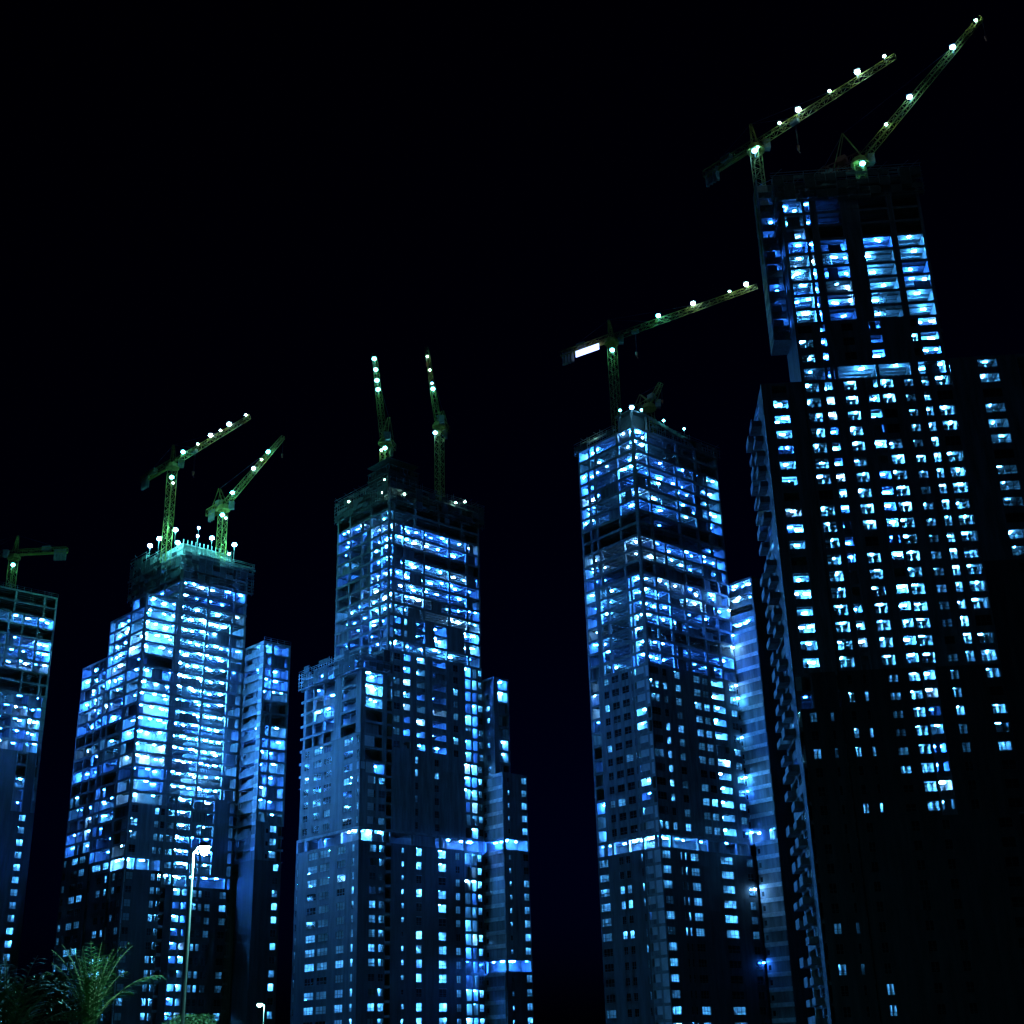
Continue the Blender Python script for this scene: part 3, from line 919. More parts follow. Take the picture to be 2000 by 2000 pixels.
b.zone('R', 1662, 2080, 1284, 1790, [(1298, 'O', .9, 2, dict(cheek=1, par=1)), (1320, 'W', .9, 2, dict(wf=.85, pat='1111111111111')), (1336, 'S', 0, 0), (1353, 'W', .85, 2, dict(n=2, wf=.45, pat='1111110000011')), (1356, 'S', 0, 0), (1376, 'W', .9, 2, dict(wf=.82, pat='1111110000111')), (1415, 'S', 0, 0), (1443, 'W', .9, 3, dict(wf=.85, pat='1111110000111')), (1464, 'S', 0, 0), (1484, 'W', .8, 2, dict(wf=.6, pat='1011110000000'))])
lb = [(1205, 'O', .85, 2), (1160, 'O', .12, 0, dict(infill=.3)), (1148, 'O', .55, 1), (1128, 'O', .9, 2)]
b.zone('L', 838, 868, 1237, 870, [(1205, 'O', 1, 2), (1160, 'K', 0, 0), (1148, 'O', .8, 3), (1128, 'O', .8, 3)])
b.zone('L', 868, 1000, 1238, 930, lb)
b.zone('L', 1000, 1030, 1238, 930, [(1205, 'K', 0, 0), (1160, 'K', 0, 0), (1148, 'K', 0, 0), (1128, 'K', 0, 0)])
b.zone('L', 1030, 1120, 1247, 1060, [(1217, 'K', 0, 0), (1172, 'O', .15, 0), (1157, 'O', .6, 1), (1136, 'O', .9, 1)])
b.zone('L', 1120, 1290, 1255, 1200, [(1236, 'O', .95, 3), (1228, 'O', .4, 0), (1188, 'K', 0, 0), (1172, 'O', .85, 2), (1166, 'S', 0, 0), (1144, 'O', .8, 1)])
b.zone('L', 1290, 1630, 1268, 1450, [(1245, 'O', 1, 3, dict(cheek=1, par=1)), (1238, 'W', .7, 1, dict(wf=.3)), (1218, 'W', .06, 1, dict(wf=.7)), (1198, 'W', .06, 1, dict(wf=.7)), (1182, 'W', .12, 1, dict(wf=.6)), (1176, 'S', 0, 0), (1155, 'O', .6, 1, dict(cheek=1))])
b.zone('L', 1630, 1662, 1279, 1640, [(1256, 'O', 1, 3, dict(n=2)), (1226, 'O', 1, 2, dict(n=2)), (1196, 'O', 1, 2, dict(n=1)), (1184, 'K', 0, 0), (1165, 'O', .8, 1)])
b.zone('L', 1662, 2080, 1284, 1790, [(1266, 'O', .8, 1, dict(cheek=1, par=1, infill=.5)), (1256, 'W', .6, 1, dict(wf=.3)), (1240, 'S', 0, 0), (1226, 'W', .5, 2, dict(wf=.6, pat='0011010000000')), (1212, 'W', .5, 2, dict(wf=.6, pat='0011010000000')), (1196, 'S', 0, 0), (1171, 'W', .8, 2, dict(wf=.8, pat='1111110000100'))])
b.finish()
D_b = b
# crown: raised corner core and edge protection
mb = MB()
zt = D.hit('R', 0, 1237, 802)[1]
xr, yl_ = rR(D, 1266, 815), lL(D, 1204, 815)
mb.box((0.4, 0.4, zD + 0.05), (0.9, 0.9, zt)); mb.box((xr - 0.5, 0.4, zD + 0.05), (xr, 0.9, zt)); mb.box((0.4, yl_ - 0.5, zD + 0.05), (0.9, yl_, zt))
mb.box((0.0, 0.0, zt - 0.02), (xr + 0.4, yl_ + 0.4, zt + 0.3))
mb.box((1.5, 1.5, zD + 0.05), (xr, yl_, zt - 0.1))
mb.build('crown_frame', M['core'], D.root)
edge = MB()
xe = rR(D, 1370, 845)
for i in range(14):
    u0, u1 = xr + (xe - xr) * i / 14, xr + (xe - xr) * (i + 1) / 14 - 0.1
    drop = 0.5 * i * 0.5
    edge.box((u0, -0.25, zt - 0.9 - drop), (u1, -0.1, zt - drop * 0.9))
    edge.box((u0 + 0.1, -0.12, zD), (u0 + 0.25, 0.0, zt - drop))
edge.build('edge_protection', M['wall'], D.root)
b.scaffold('L', yl_ + 0.5, d_lend, zD - 1.6, zD + 1.6, net=.4, seed=7)
b.scaffold('R', xr + 0.5, d_rend, zD - 1.0, zD + 1.2, net=.25, seed=8)
for (x, y, big) in ((1234, 798, 1), (1253, 803, 0)):
    s_, z_ = D.hit('R', -1.0, x, y)
    floodlight(D.root, D.world(s_, -1.0, z_ + 0.3), 'blue', bool(big))
for (x, y) in ((1300, 826), (1340, 842), (1215, 806)):  # added lamps, put in to light the roof edge panels teal
    s_, z_ = D.hit('R', -1.3, x, y)
    floodlight(D.root, D.world(s_, -0.7, z_ + 0.9), 'teal', False, pole_to=zD)
for (x, y, face) in ((1145, 875, 'L'), (1165, 868, 'L'), (1255, 855, 'R')):
    s_, z_ = D.hit(face, 1.2, x, y)
    floodlight(D.root, D.world(s_, 1.2, z_) if face == 'R' else D.world(1.2, s_, z_), 'small', False)
# right wing with the plain lit wall
for k in (6, 11, 15, 18, 19, 22, 25, 26, 29, 30, 32):
    lm = put('work_light', lamp_mesh(1 + k % 2, k % 3, 0), D.root, (d_rend - 0.9 - 0.3 * (k % 3), -0.5, k * FH + 2.2))
    put('bracket', bracket_mesh(), lm)
wl = lL(D, 1490, 1350, d_rend)
kD2 = D.fl(D.hit('L', d_rend, 1480, 1128)[1])
b = Block(D, d_rend, d_rend + 14, wl, 10, kD2, inset=5)
b.zone('L', 1120, 1215, 1488, 1350, [(1432, 'O', 1, 2, dict(n=4, par=1))], skip=(2,))
b.zone('L', 1215, 1618, 1488, 1350, [(1432, 'S', 0, 0, dict(band=1, vent=1))])
b.zone('L', 1618, 1645, 1515, 1600, [(1460, 'O', 1, 3, dict(n=3))])
b.zone('L', 1645, 2080, 1540, 1800, [(1490, 'S', 0, 0, dict(band=1, vent=1))])
b.zone('R', 1120, 2080, 1488, 1350, [(1540, 'S', 0, 0)])
b.finish()

# ============================================================ TOWER E (tallest, on the right)
E_ = Tower('tallest tower, on the right, with stepped wings and two cranes on top', (1533, 481), 227.0, -3.9)
E_.clad = True
kE = E_.fl(E_.hit('R', 0, 1520, 378)[1])
zE = kE * FH
e_rend = rR(E_, 1813, 481)
b = Block(E_, 0, e_rend, 0, 13, kE, inset=5)
up = lambda p, lv=2, **k: None
b.zone('R', 372, 470, 1530, 470, [(1577, 'O', .75, 1, dict(infill=.7, cheek=1)), (1592, 'O', .4, 1), (1600, 'S', 0, 0), (1652, 'K', 0, 0, dict(infill=.3)), (1684, 'S', 0, 0), (1746, 'K', 0, 0), (1752, 'S', 0, 0), (1808, 'O', .25, 1, dict(cheek=1))])
b.zone('R', 470, 640, 1533, 490, [(1581, 'O', 1, 3, dict(cheek=1)), (1593, 'O', .95, 2, dict(cheek=1)), (1602, 'S', 0, 0), (1657, 'O', .85, 2, dict(cheek=1, infill=.4, shift=.2)), (1686, 'S', 0, 0), (1748, 'O', .95, 3, dict(cheek=1, shift=-.2)), (1755, 'S', 0, 0), (1811, 'O', .97, 3, dict(cheek=1, shift=.05))])
b.zone('R', 640, 712, 1555, 650, [(1590, 'W', .9, 3, dict(wf=.8)), (1600, 'S', 0, 0), (1615, 'O', .95, 2, dict(cheek=1, par=1)), (1640, 'S', 0, 0), (1672, 'W', .3, 1), (1696, 'S', 0, 0), (1725, 'O', .95, 2, dict(cheek=1, infill=.4, par=1)), (1778, 'S', 0, 0), (1795, 'W', .6, 1), (1835, 'O', .95, 2, dict(cheek=1, par=1))], skip=())
b.zone('R', 712, 740, 1566, 710, [(1612, 'O', 1, 3), (1632, 'O', .6, 2), (1712, 'O', 1, 3, dict(shift=.2)), (1780, 'O', 1, 3), (1790, 'S', 0, 0), (1851, 'O', 1, 3)])
wz = [(1597, 'S', 0, 0), (1628, 'W', .96, 3, dict(wf=.9, h=2.1, sill=.6)), (1636, 'S', 0, 0), (1657, 'O', .95, 2, dict(cheek=1, par=1)), (1675, 'S', 0, 0), (1704, 'W', .9, 3, dict(wf=.9, h=1.9, sill=.65)), (1721, 'S', 0, 0), (1749, 'O', .92, 3, dict(cheek=1, par=1, infill=.3)), (1779, 'W', .9, 3, dict(wf=.9, h=2.0, sill=.65)), (1796, 'S', 0, 0), (1822, 'W', .85, 1, dict(wf=.75, h=1.5)), (1834, 'S', 0, 0), (1852, 'W', .95, 2, dict(wf=.85, h=2.1, sill=.6)), (1861, 'S', 0, 0), (1899, 'W', .9, 3, dict(wf=.9, h=2.1, sill=.6)), (1906, 'S', 0, 0)]
b.zone('R', 740, 1310, 1592, 960, wz)
lz = [(1660, 'S', 0, 0), (1678, 'W', .5, 2, dict(wf=.6, pat='010110')), (1692, 'S', 0, 0), (1705, 'W', .6, 2, dict(wf=.6, pat='010110')), (1742, 'S', 0, 0), (1768, 'W', .9, 1, dict(wf=.8, h=1.4, pat='111111000')), (1784, 'S', 0, 0), (1812, 'W', .9, 3, dict(wf=.9, pat='111111110000')), (1842, 'O', .9, 2, dict(cheek=1, par=1, infill=.3)), (1866, 'S', 0, 0), (1890, 'W', .9, 1, dict(wf=.7, pat='11111000000')), (1938, 'S', 0, 0), (1974, 'W', .9, 3, dict(wf=.85, pat='10111000000000'))]
b.zone('R', 1310, 1590, 1632, 1400, lz)
b.zone('R', 1590, 2080, 1670, 1700, [(1700, 'S', 0, 0), (1720, 'W', .05, 1), (1790, 'S', 0, 0), (1812, 'W', 0, 0, dict(wf=.8)), (1850, 'S', 0, 0), (1873, 'W', .0, 0), (1960, 'S', 0, 0), (2000, 'W', 0, 0), (2010, 'S', 0, 0)])
eb = lL(E_, 1496, 500)
b.zone('L', 372, 640, 1533, 490, [(1522, 'O', .5, 1, dict(infill=.3)), (1499, 'K', 0, 0, dict(par=1, infill=.4))])
b.zone('L', 640, 2080, 1555, 650, [(1530, 'S', 0, 0)])
b.finish()
E_b = b
b.scaffold('R', -1, e_rend + 0.8, zE - 1.3 * FH, zE + 1.6, net=.5, seed=9)
b.scaffold('L', -0.5, 12.5, zE - 3.2 * FH, zE - 0.2 * FH, net=.4, seed=10)
# stair and hoist shaft clinging to the left side
sh = MB()
zlo, zhi = E_.hit('L', -3.5, 1512, 678)[1], E_.hit('L', -3.5, 1470, 405)[1]
for dx in (-3.6, -0.4):
    for dy in (3.5, 9.5):
        sh.box((dx - 0.12, dy - 0.12, zlo), (dx + 0.12, dy + 0.12, zhi))
zz = zlo
i = 0
while zz < zhi - 0.5:
    sh.box((-3.72, 3.4, zz), (-0.28, 9.6, zz + 0.14))
    sh.box((-3.76, 3.5, zz + 0.14), (-3.70, 9.5, zz + 1.0 + 0.6 * (i % 2)))
    if i % 2 == 0:
        sh.box((-3.4, 3.42, zz + 0.14), (-1.5, 3.48, zz + 1.5))
    sh.bar((-3.6, 3.5, zz), (-0.4, 3.5, zz + 1.6), 0.09)
    sh.bar((-3.6, 9.5, zz + 1.6), (-3.6, 3.5, zz), 0.09)
    zz += 1.6
    i += 1
sh.build('hoist_shaft', M['steel'], E_.root)
for q in range(9):
    lm = put('work_light', lamp_mesh(1), E_.root, (-1.4 - 0.2 * (q % 3), 5.0 + (q % 2) * 2, zlo + 4 + (zhi - zlo) * q / 9.3))
    put('bracket', bracket_mesh(), lm)
# left wing
e_w = rR(E_, 1503, 900)
kE2 = E_.fl(E_.hit('R', 0, 1490, 742)[1])
b = Block(E_, e_w, -0.02, 0.25, 19, kE2, inset=6)
b.zone('R', 735, 1310, 1503, 900, [(1520, 'S', 0, 0), (1556, 'O', .95, 3, dict(cheek=1, par=1)), (1585, 'S', 0, 0)], skip=(0,))
b.zone('R', 1310, 1400, 1556, 1320, [(1585, 'O', .5, 1), (1632, 'S', 0, 0)])
b.zone('R', 1400, 2080, 1570, 1440, [(1584, 'S', 0, 0), (1602, 'W', .8, 1, dict(wf=.85, pat='10100000000')), (1622, 'S', 0, 0), (1640, 'W', .8, 0, dict(wf=.4, pat='10100000000')), (1650, 'S', 0, 0)])
b.zone('L', 735, 1480, 1503, 900, [(1499, 'W', .9, 3, dict(wf=.35, h=1.7, dep=1.3)), (1493, 'S', 0, 0), (1478, 'O', .6, 0, dict(par=1, cheek=1)), (1472, 'S', 0, 0), (1456, 'K', 0, 0, dict(infill=.5, cheek=1))])
b.zone('L', 1480, 2080, 1585, 1550, [(1572, 'S', 0, 0), (1560, 'W', .3, 1, dict(wf=.5)), (1540, 'K', 0, 0, dict(par=1, cheek=1))])
b.finish()
# balconies projecting from the wing's left side, storey by storey
brng = random.Random(12)
for k in range(kE2 - 1):
    for (q0, q1) in ((5.2, 9.6), (12.6, 17.4)):
        if brng.random() < 0.12:
            continue
        z0 = k * FH
        out = e_w - brng.choice((1.5, 1.5, 1.9))
        mb = MB()
        mb.box((out, q0, z0 - 0.2), (e_w - 0.001, q1, z0 - 0.01))
        mb.box((out, q0, z0 - 0.01), (out + 0.12, q1, z0 + brng.choice((0.95, 0.95, 1.4))))
        mb.box((out + 0.12, q0, z0 - 0.01), (e_w - 0.001, q0 + 0.1, z0 + 0.95))
        mb.build('balcony', M['wall'], E_.root)
# right wing
e_x0 = rR(E_, 1908, 720)
kE3 = E_.fl(E_.hit('R', 0, 1925, 706)[1])
b = Block(E_, e_rend + 0.02, e_rend + 26, 0.4, 15, kE3, inset=6)
b.zone('R', 700, 1085, 1856, 720, [(1909, 'S', 0, 0), (1952, 'W', .85, 1, dict(wf=.9, h=1.9, var=1, pat='1101110111011')), (1990, 'S', 0, 0)])
b.zone('R', 1085, 2080, 1920, 1085, [(1985, 'S', 0, 0), (2030, 'W', .6, 2, dict(wf=.9, h=1.9))])
b.finish()


for T_ in (A, B, C, D, E_):
    T_.hang_lamps()


# ============================================================ cranes
def lattice(mb, p, q, w, w2=None, panel=2.2, chord=0.16, lace=0.09, tri=False):
    p, q = Vector(p), Vector(q)
    d = q - p
    L = d.length
    d.normalize()
    up = Vector((0, 0, 1)) if abs(d.z) < 0.93 else Vector((0.55, 0.83, 0))
    a = d.cross(up).normalized()
    c = a.cross(d).normalized()
    w2 = w if w2 is None else w2
    cs = [(-1, -1), (1, -1), (1, 1), (-1, 1)] if not tri else [(-1, -1), (1, -1), (0, 1)]
    n = max(2, int(round(L / panel)))
    pts = []
    for i in range(n + 1):
        t = i / n
        ww = (w + (w2 - w) * t) / 2
        pts.append([p + d * (L * t) + a * (u * ww) + c * (v * ww) for u, v in cs])
    k = len(cs)
    for j in range(k):
        mb.bar(pts[0][j], pts[-1][j], chord)
    for i in range(n):
        for j in range(k):
            jj = (j + 1) % k
            if i % 2 == 0:
                mb.bar(pts[i][j], pts[i + 1][jj], lace, 3)
            else:
                mb.bar(pts[i][jj], pts[i + 1][j], lace, 3)
            mb.bar(pts[i + 1][j], pts[i + 1][jj], lace, 3)


class Crane:
    def __init__(s, label, base):
        s.base = Vector(base)
        s.root = thing('tower_crane', label, 'crane', s.base, 0, 'tower cranes on the roofs')

    def loc(s, p):
        return tuple(Vector(p) - s.base)

    def part(s, name, mb, m):
        mb.v = [tuple(Vector(v) - s.base) for v in mb.v]
        return mb.build(name, m, s.root)

    def mast(s, top, w=1.9, m='crane'):
        mb = MB()
        lattice(mb, s.base, top, w, panel=1.9, chord=0.15, lace=0.08)
        s.part('mast', mb, M[m])
        s.top = Vector(top)

    def slew(s, dirv):
        d = Vector((dirv.x, dirv.y, 0)).normalized()
        a = Vector((-d.y, d.x, 0))
        mb = MB()
        for h, r in ((0.0, 1.5), (0.7, 1.2)):
            mb.bar(s.top + Vector((0, 0, h)), s.top + Vector((0, 0, h + 0.65)), 2 * r, 12)
        s.part('slewing_ring', mb, M['crane'])
        mb = MB()
        c = s.top + d * 1.9 + a * 1.5 + Vector((0, 0, 0.2))
        mb.bar(c, c + Vector((0, 0, 2.0)), 1.5)
        mb.bar(c + Vector((0, 0, 2.0)), c + Vector((0, 0, 2.15)), 1.7)
        s.part('cab', mb, M['steel'])

    def lamp(s, p, kind='blue', big=True):
        floodlight(s.root, Vector(p), kind, big)


def hammerhead(label, base_px, Y, top_px, tip_px, counter_len, lamps, mast_lamps, hook_t=0.3, base_z=None, banner=False):
    top = at_depth(top_px[0], top_px[1], Y)
    bz = base_z if base_z is not None else at_depth(base_px[0], base_px[1], Y).z
    c = Crane(label, (top.x, top.y, bz))
    c.mast(top)
    jz = top.z + 2.0
    tip = at_height(tip_px[0], tip_px[1], jz)
    d = tip - Vector((top.x, top.y, jz))
    L = d.length
    d.normalize()
    c.slew(d)
    o = Vector((top.x, top.y, jz))
    mb = MB()
    lattice(mb, o + d * 0.6, tip, 1.7, 1.1, 2.2, 0.12, 0.07, tri=True)
    c.part('jib', mb, M['crane'])
    mb = MB()
    ce = o - d * counter_len
    lattice(mb, o - d * 0.6, ce, 1.5, 1.5, 2.2, 0.16, 0.09)
    mb.bar(o - d * 0.6 + Vector((0, 0, -0.9)), ce + Vector((0, 0, -0.9)), 0.5)
    c.part('counter_jib', mb, M['crane'])
    a = Vector((-d.y, d.x, 0))
    for i in range(4):
        mb = MB()
        p = ce + d * (0.5 + i * 0.95)
        mb.bar(p + Vector((0, 0, 0.3)), p + Vector((0, 0, -3.2)), 0.78, 4)
        c.part('counterweight', mb, M['ballast'])
    mb = MB()
    mb.bar(ce + d * 5 + Vector((0, 0, 0.8)), ce + d * 7.5 + Vector((0, 0, 0.8)), 1.4)
    c.part('winch', mb, M['steel'])
    apex = o + Vector((0, 0, 5.5)) - d * 0.5
    mb = MB()
    lattice(mb, o, apex, 1.2, 0.4, 1.6, 0.14, 0.08)
    c.part('tower_head', mb, M['crane'])
    mb = MB()
    mb.bar(apex, o + d * L * 0.62 + Vector((0, 0, 0.6)), 0.07, 3)
    mb.bar(apex, o + d * L * 0.28 + Vector((0, 0, 0.6)), 0.07, 3)
    mb.bar(apex, ce + d * 2 + Vector((0, 0, 0.7)), 0.07, 3)
    c.part('tie_rope', mb, M['rope'])
    hp = o + d * L * hook_t
    mb = MB()
    mb.bar(hp + Vector((0, 0, -0.7)), hp + Vector((0, 0, -7)), 0.05, 3)
    mb.bar(hp + a * 0.4 + Vector((0, 0, -0.7)), hp + a * 0.2 + Vector((0, 0, -7)), 0.05, 3)
    c.part('hoist_rope', mb, M['rope'])
    mb = MB()
    mb.bar(hp + Vector((0, 0, -6.9)), hp + Vector((0, 0, -8.0)), 0.6, 6, 0.35)
    mb.bar(hp + Vector((0, 0, -8.0)), hp + Vector((0.3, 0, -8.7)), 0.16, 4)
    c.part('hook_block', mb, M['crane_red'])
    mb = MB()
    mb.bar(hp + d * -0.9 + Vector((0, 0, -0.75)), hp + d * 0.9 + Vector((0, 0, -0.75)), 1.0)
    c.part('trolley', mb, M['steel'])
    # where along the jib each lamp sits: nearest point to its pixel column
    for (x, y, big, kind) in lamps:
        best = min((abs(project(o + d * L * t / 200)[0] - x), t / 200) for t in range(0, 201))[1]
        p = o + d * L * best
        toc = Vector((-p.x, -p.y, 0)).normalized()
        c.lamp(p + toc * 0.9 + Vector((0, 0, 0.9 if big else 0.6)), 'white' if kind == 'blue' else kind, big)
    for (x, y, big, kind) in mast_lamps:
        p = at_depth(x, y, Y)
        toc = Vector((-p.x, -p.y, 0)).normalized()
        c.lamp(p + toc * 1.7, kind, big)
    if banner:
        p0, p1 = ce + d * 5.0, ce + d * 12.2
        mb = MB()
        n = Vector((d.y, -d.x, 0))
        n = n if n.dot(-p0) > 0 else -n
        q0, q1 = p0 + n * 1.15, p1 + n * 1.15
        for (u, v) in ((q0, q1),):
            t = n * 0.12
            zt, zb = Vector((0, 0, -1.1)), Vector((0, 0, -2.9))
            vs = [u + zb, v + zb, v + zt, u + zt]
            k = len(mb.v)
            mb.v += [tuple(x) for x in vs] + [tuple(x - t) for x in vs]
            mb.f += [(k, k + 1, k + 2, k + 3), (k + 7, k + 6, k + 5, k + 4), (k, k + 4, k + 5, k + 1), (k + 1, k + 5, k + 6, k + 2), (k + 2, k + 6, k + 7, k + 3), (k + 3, k + 7, k + 4, k)]
        c.part('lit_banner', mb, BANNER)
    return c


def luffing(label, base_px, Y, top_px, tip_px, tip_dY, lamps, mast_lamps, base_z=None, counter=8.0, red=False, apex_h=8.0, dim=False):
    top = at_depth(top_px[0], top_px[1], Y)
    bz = base_z if base_z is not None else at_depth(base_px[0], base_px[1], Y).z
    c = Crane(label, (top.x, top.y, bz))
    c.mast(top, 1.9)
    tip = at_depth(tip_px[0], tip_px[1], Y + tip_dY)
    o = top + Vector((0, 0, 1.6))
    d = tip - o
    L = d.length
    d.normalize()
    h = Vector((d.x, d.y, 0)).normalized()
    c.slew(h)
    piv = o + h * 1.2
    mb = MB()
    lattice(mb, piv, tip, 1.5, 0.9, 2.1, 0.12, 0.07)
    c.part('jib', mb, M['crane'])
    mb = MB()
    ce = o - h * counter
    lattice(mb, o + h * 1.0, ce, 2.0, 2.0, 2.0, 0.16, 0.1)
    c.part('counter_jib', mb, M['crane_red' if red else 'crane'])
    for i in range(3):
        mb = MB()
        p = ce + h * (0.5 + i * 0.95)
        mb.bar(p + Vector((0, 0, 0.6)), p + Vector((0, 0, -2.6)), 0.8)
        c.part('counterweight', mb, M['ballast'])
    mb = MB()
    mb.bar(ce + h * 4.2 + Vector((0, 0, 1.6)), ce + h * 6.2 + Vector((0, 0, 1.6)), 1.5)
    c.part('winch', mb, M['crane_red' if red else 'steel'])
    apex = o - h * 2.8 + Vector((0, 0, apex_h))
    s_ = Vector((-h.y, h.x, 0)) * 0.8
    mb = MB()
    for e in (s_, -s_):
        mb.bar(o + e + h * 0.8, apex + e * 0.4, 0.22)
        mb.bar(o + e - h * 5.5, apex + e * 0.4, 0.18)
    for t in (0.3, 0.55, 0.8):
        mb.bar(o + h * 0.8 + s_ + (apex - o - h * 0.8) * t, o + h * 0.8 - s_ + (apex - o - h * 0.8) * t, 0.1, 3)
    c.part('a_frame', mb, M['crane'])
    mb = MB()
    mb.bar(apex, piv + d * L * 0.82 + Vector((0, 0, 0.6)), 0.08, 3)
    mb.bar(apex, ce + Vector((0, 0, 0.8)), 0.08, 3)
    c.part('tie_rope', mb, M['rope'])
    mb = MB()
    mb.bar(tip, tip + Vector((0, 0, -5)), 0.05, 3)
    c.part('hoist_rope', mb, M['rope'])
    mb = MB()
    mb.bar(tip + Vector((0, 0, -5)), tip + Vector((0, 0, -6.1)), 0.5, 6, 0.3)
    c.part('hook_block', mb, M['crane_red'])
    for (x, y, big, kind) in lamps:
        best = min(((project(piv + d * L * t / 200)[1] - y) ** 2 + (project(piv + d * L * t / 200)[0] - x) ** 2, t / 200) for t in range(0, 201))[1]
        p = piv + d * L * best
        toc = Vector((-p.x, -p.y, 0)).normalized()
        c.lamp(p + toc * 1.2 + Vector((0, 0, 0.6)), kind, big)
    for (x, y, big, kind) in mast_lamps:
        p = at_depth(x, y, Y)
        toc = Vector((-p.x, -p.y, 0)).normalized()
        c.lamp(p + toc * 1.6, kind, big)
    return c


hammerhead('hammerhead crane with a row of lamps on its jib over the tiered left tower', (328, 1040), 341, (337, 915), (487, 813), 17,
           [(447, 828, 1, 'blue'), (430, 843, 0, 'small'), (411, 852, 1, 'blue'), (386, 869, 0, 'small'), (357, 882, 1, 'teal'), (480, 817, 0, 'small')],
           [(335, 937, 1, 'teal'), (338, 948, 0, 'small')], base_z=zA2)
luffing('luffing crane with raised jib at the right of the tiered left tower', (431, 1050), 345, (436, 997), (553, 854), -22,
        [(517, 885, 1, 'teal'), (507, 902, 0, 'small'), (489, 917, 1, 'blue'), (447, 963, 1, 'teal')], [(434, 1010, 1, 'teal'), (441, 1016, 0, 'blue')], base_z=zA2, counter=8, apex_h=6)
luffing('steep luffing crane at the left on the middle tower, lamps close together', (750, 930), 330, (752, 868), (731, 690), -9,
        [(730, 709, 1, 'teal'), (728, 730, 1, 'teal'), (736, 751, 1, 'teal'), (736, 769, 1, 'teal')], [(752, 880, 1, 'teal'), (745, 884, 0, 'small')], base_z=zC2, counter=6)
luffing('steep luffing crane at the right on the middle tower with tall mast', (856, 950), 338, (858, 835), (833, 678), -9,
        [(839, 703, 0, 'small'), (845, 729, 0, 'small'), (848, 755, 0, 'blue'), (848, 767, 1, 'teal')], [(850, 850, 1, 'blue')], base_z=zC2, counter=6, apex_h=5)
hammerhead('hammerhead crane with lit banner on its counter jib above the slim tower', (1205, 820), 306, (1195, 672), (1478, 558), 15.5,
           [(1287, 608, 1, 'teal'), (1355, 587, 1, 'blue'), (1425, 572, 0, 'small'), (1459, 560, 1, 'blue')], [(1196, 690, 1, 'teal')], base_z=zD, hook_t=0.17, banner=True)
luffing('small unlit luffing crane on the roof of the slim tower', (1266, 812), 312, (1268, 800), (1291, 748), -4, [], [], base_z=zD, counter=4, apex_h=4)
hammerhead('hammerhead crane standing beside the top of the tallest tower', (1492, 440), 233, (1476, 296), (1748, 108), 14,
           [(1524, 230, 0, 'small'), (1560, 206, 1, 'blue'), (1621, 177, 0, 'small'), (1676, 141, 1, 'blue'), (1728, 115, 0, 'small')],
           [(1475, 304, 1, 'blue'), (1481, 297, 0, 'teal')], base_z=E_.hit('L', -4, 1497, 470)[1])
luffing('luffing crane with long raised jib on the roof of the tallest tower', (1676, 360), 234, (1680, 322), (1917, 34), -19,
        [(1845, 88, 1, 'blue'), (1759, 183, 1, 'blue'), (1714, 238, 0, 'small'), (1897, 42, 0, 'small')], [(1686, 328, 1, 'teal')], base_z=zE, counter=9, red=True, apex_h=8)
# crane on tower B: its jib leaves the view
hammerhead('crane on the leftmost tower, jib running out of the view', (24, 1150), 368, (27, 1092), (-190, 1092), 16,
           [], [(25, 1107, 1, 'teal')], base_z=kB * FH)

# ============================================================ street lamps
def street_lamp(label, head_px, post_px, Y, h):
    p = at_depth(post_px[0], post_px[1], Y)
    t = thing('street_lamp', label, 'street lamp', (p.x, p.y, 0), 0, 'street lamps')
    hp = at_depth(head_px[0], head_px[1], Y)
    r = hp - Vector((p.x, p.y, 0))
    mb = MB()
    mb.bar((0, 0, 0), (0, 0, r.z - 0.15), 0.12, 10, 0.065)
    mb.bar((0, 0, 0), (0, 0, 0.6), 0.34, 10, 0.3)
    mb.build('post', M['pole'], t)
    mb = MB()
    mb.bar((0, 0, r.z - 0.2), (r.x * 0.5, 0, r.z + 0.1), 0.05, 6)
    mb.build('arm', M['pole'], t)
    mb = MB()
    x0, x1 = r.x * 0.45, r.x * 1.5
    mb.box((x0, -0.17, r.z + 0.06), (x1, 0.17, r.z + 0.16))
    mb.box((x0 + 0.06, -0.12, r.z + 0.16), (x1 - 0.1, 0.12, r.z + 0.22))
    mb.build('lamp_head', M['housing'], t)
    mb = MB()
    n = 10
    cx = (x0 + x1) / 2
    hw = abs(x1 - x0) / 2 * 0.85
    for j in range(4):
        a = j / 3 * math.pi / 2
        for i in range(n):
            q = 2 * math.pi * i / n
            mb.v.append((cx + math.cos(q) * hw * math.cos(a * 0.95), math.sin(q) * 0.16 * math.cos(a * 0.95), r.z + 0.05 - 0.32 * math.sin(a)))
    for j in range(3):
        for i in range(n):
            mb.f.append((j * n + i, j * n + (i + 1) % n, (j + 1) * n + (i + 1) % n, (j + 1) * n + i))
    mb.f.append(tuple(3 * n + i for i in range(n)))
    mb.build('lens', STREET, t)
    return t


street_lamp('tall street lamp glowing in front of the tiered left tower', (400, 1657), (378, 1664), 52, 9)
street_lamp('distant street lamp low between the left and middle towers', (507, 1962), (516, 1968), 190, 9)


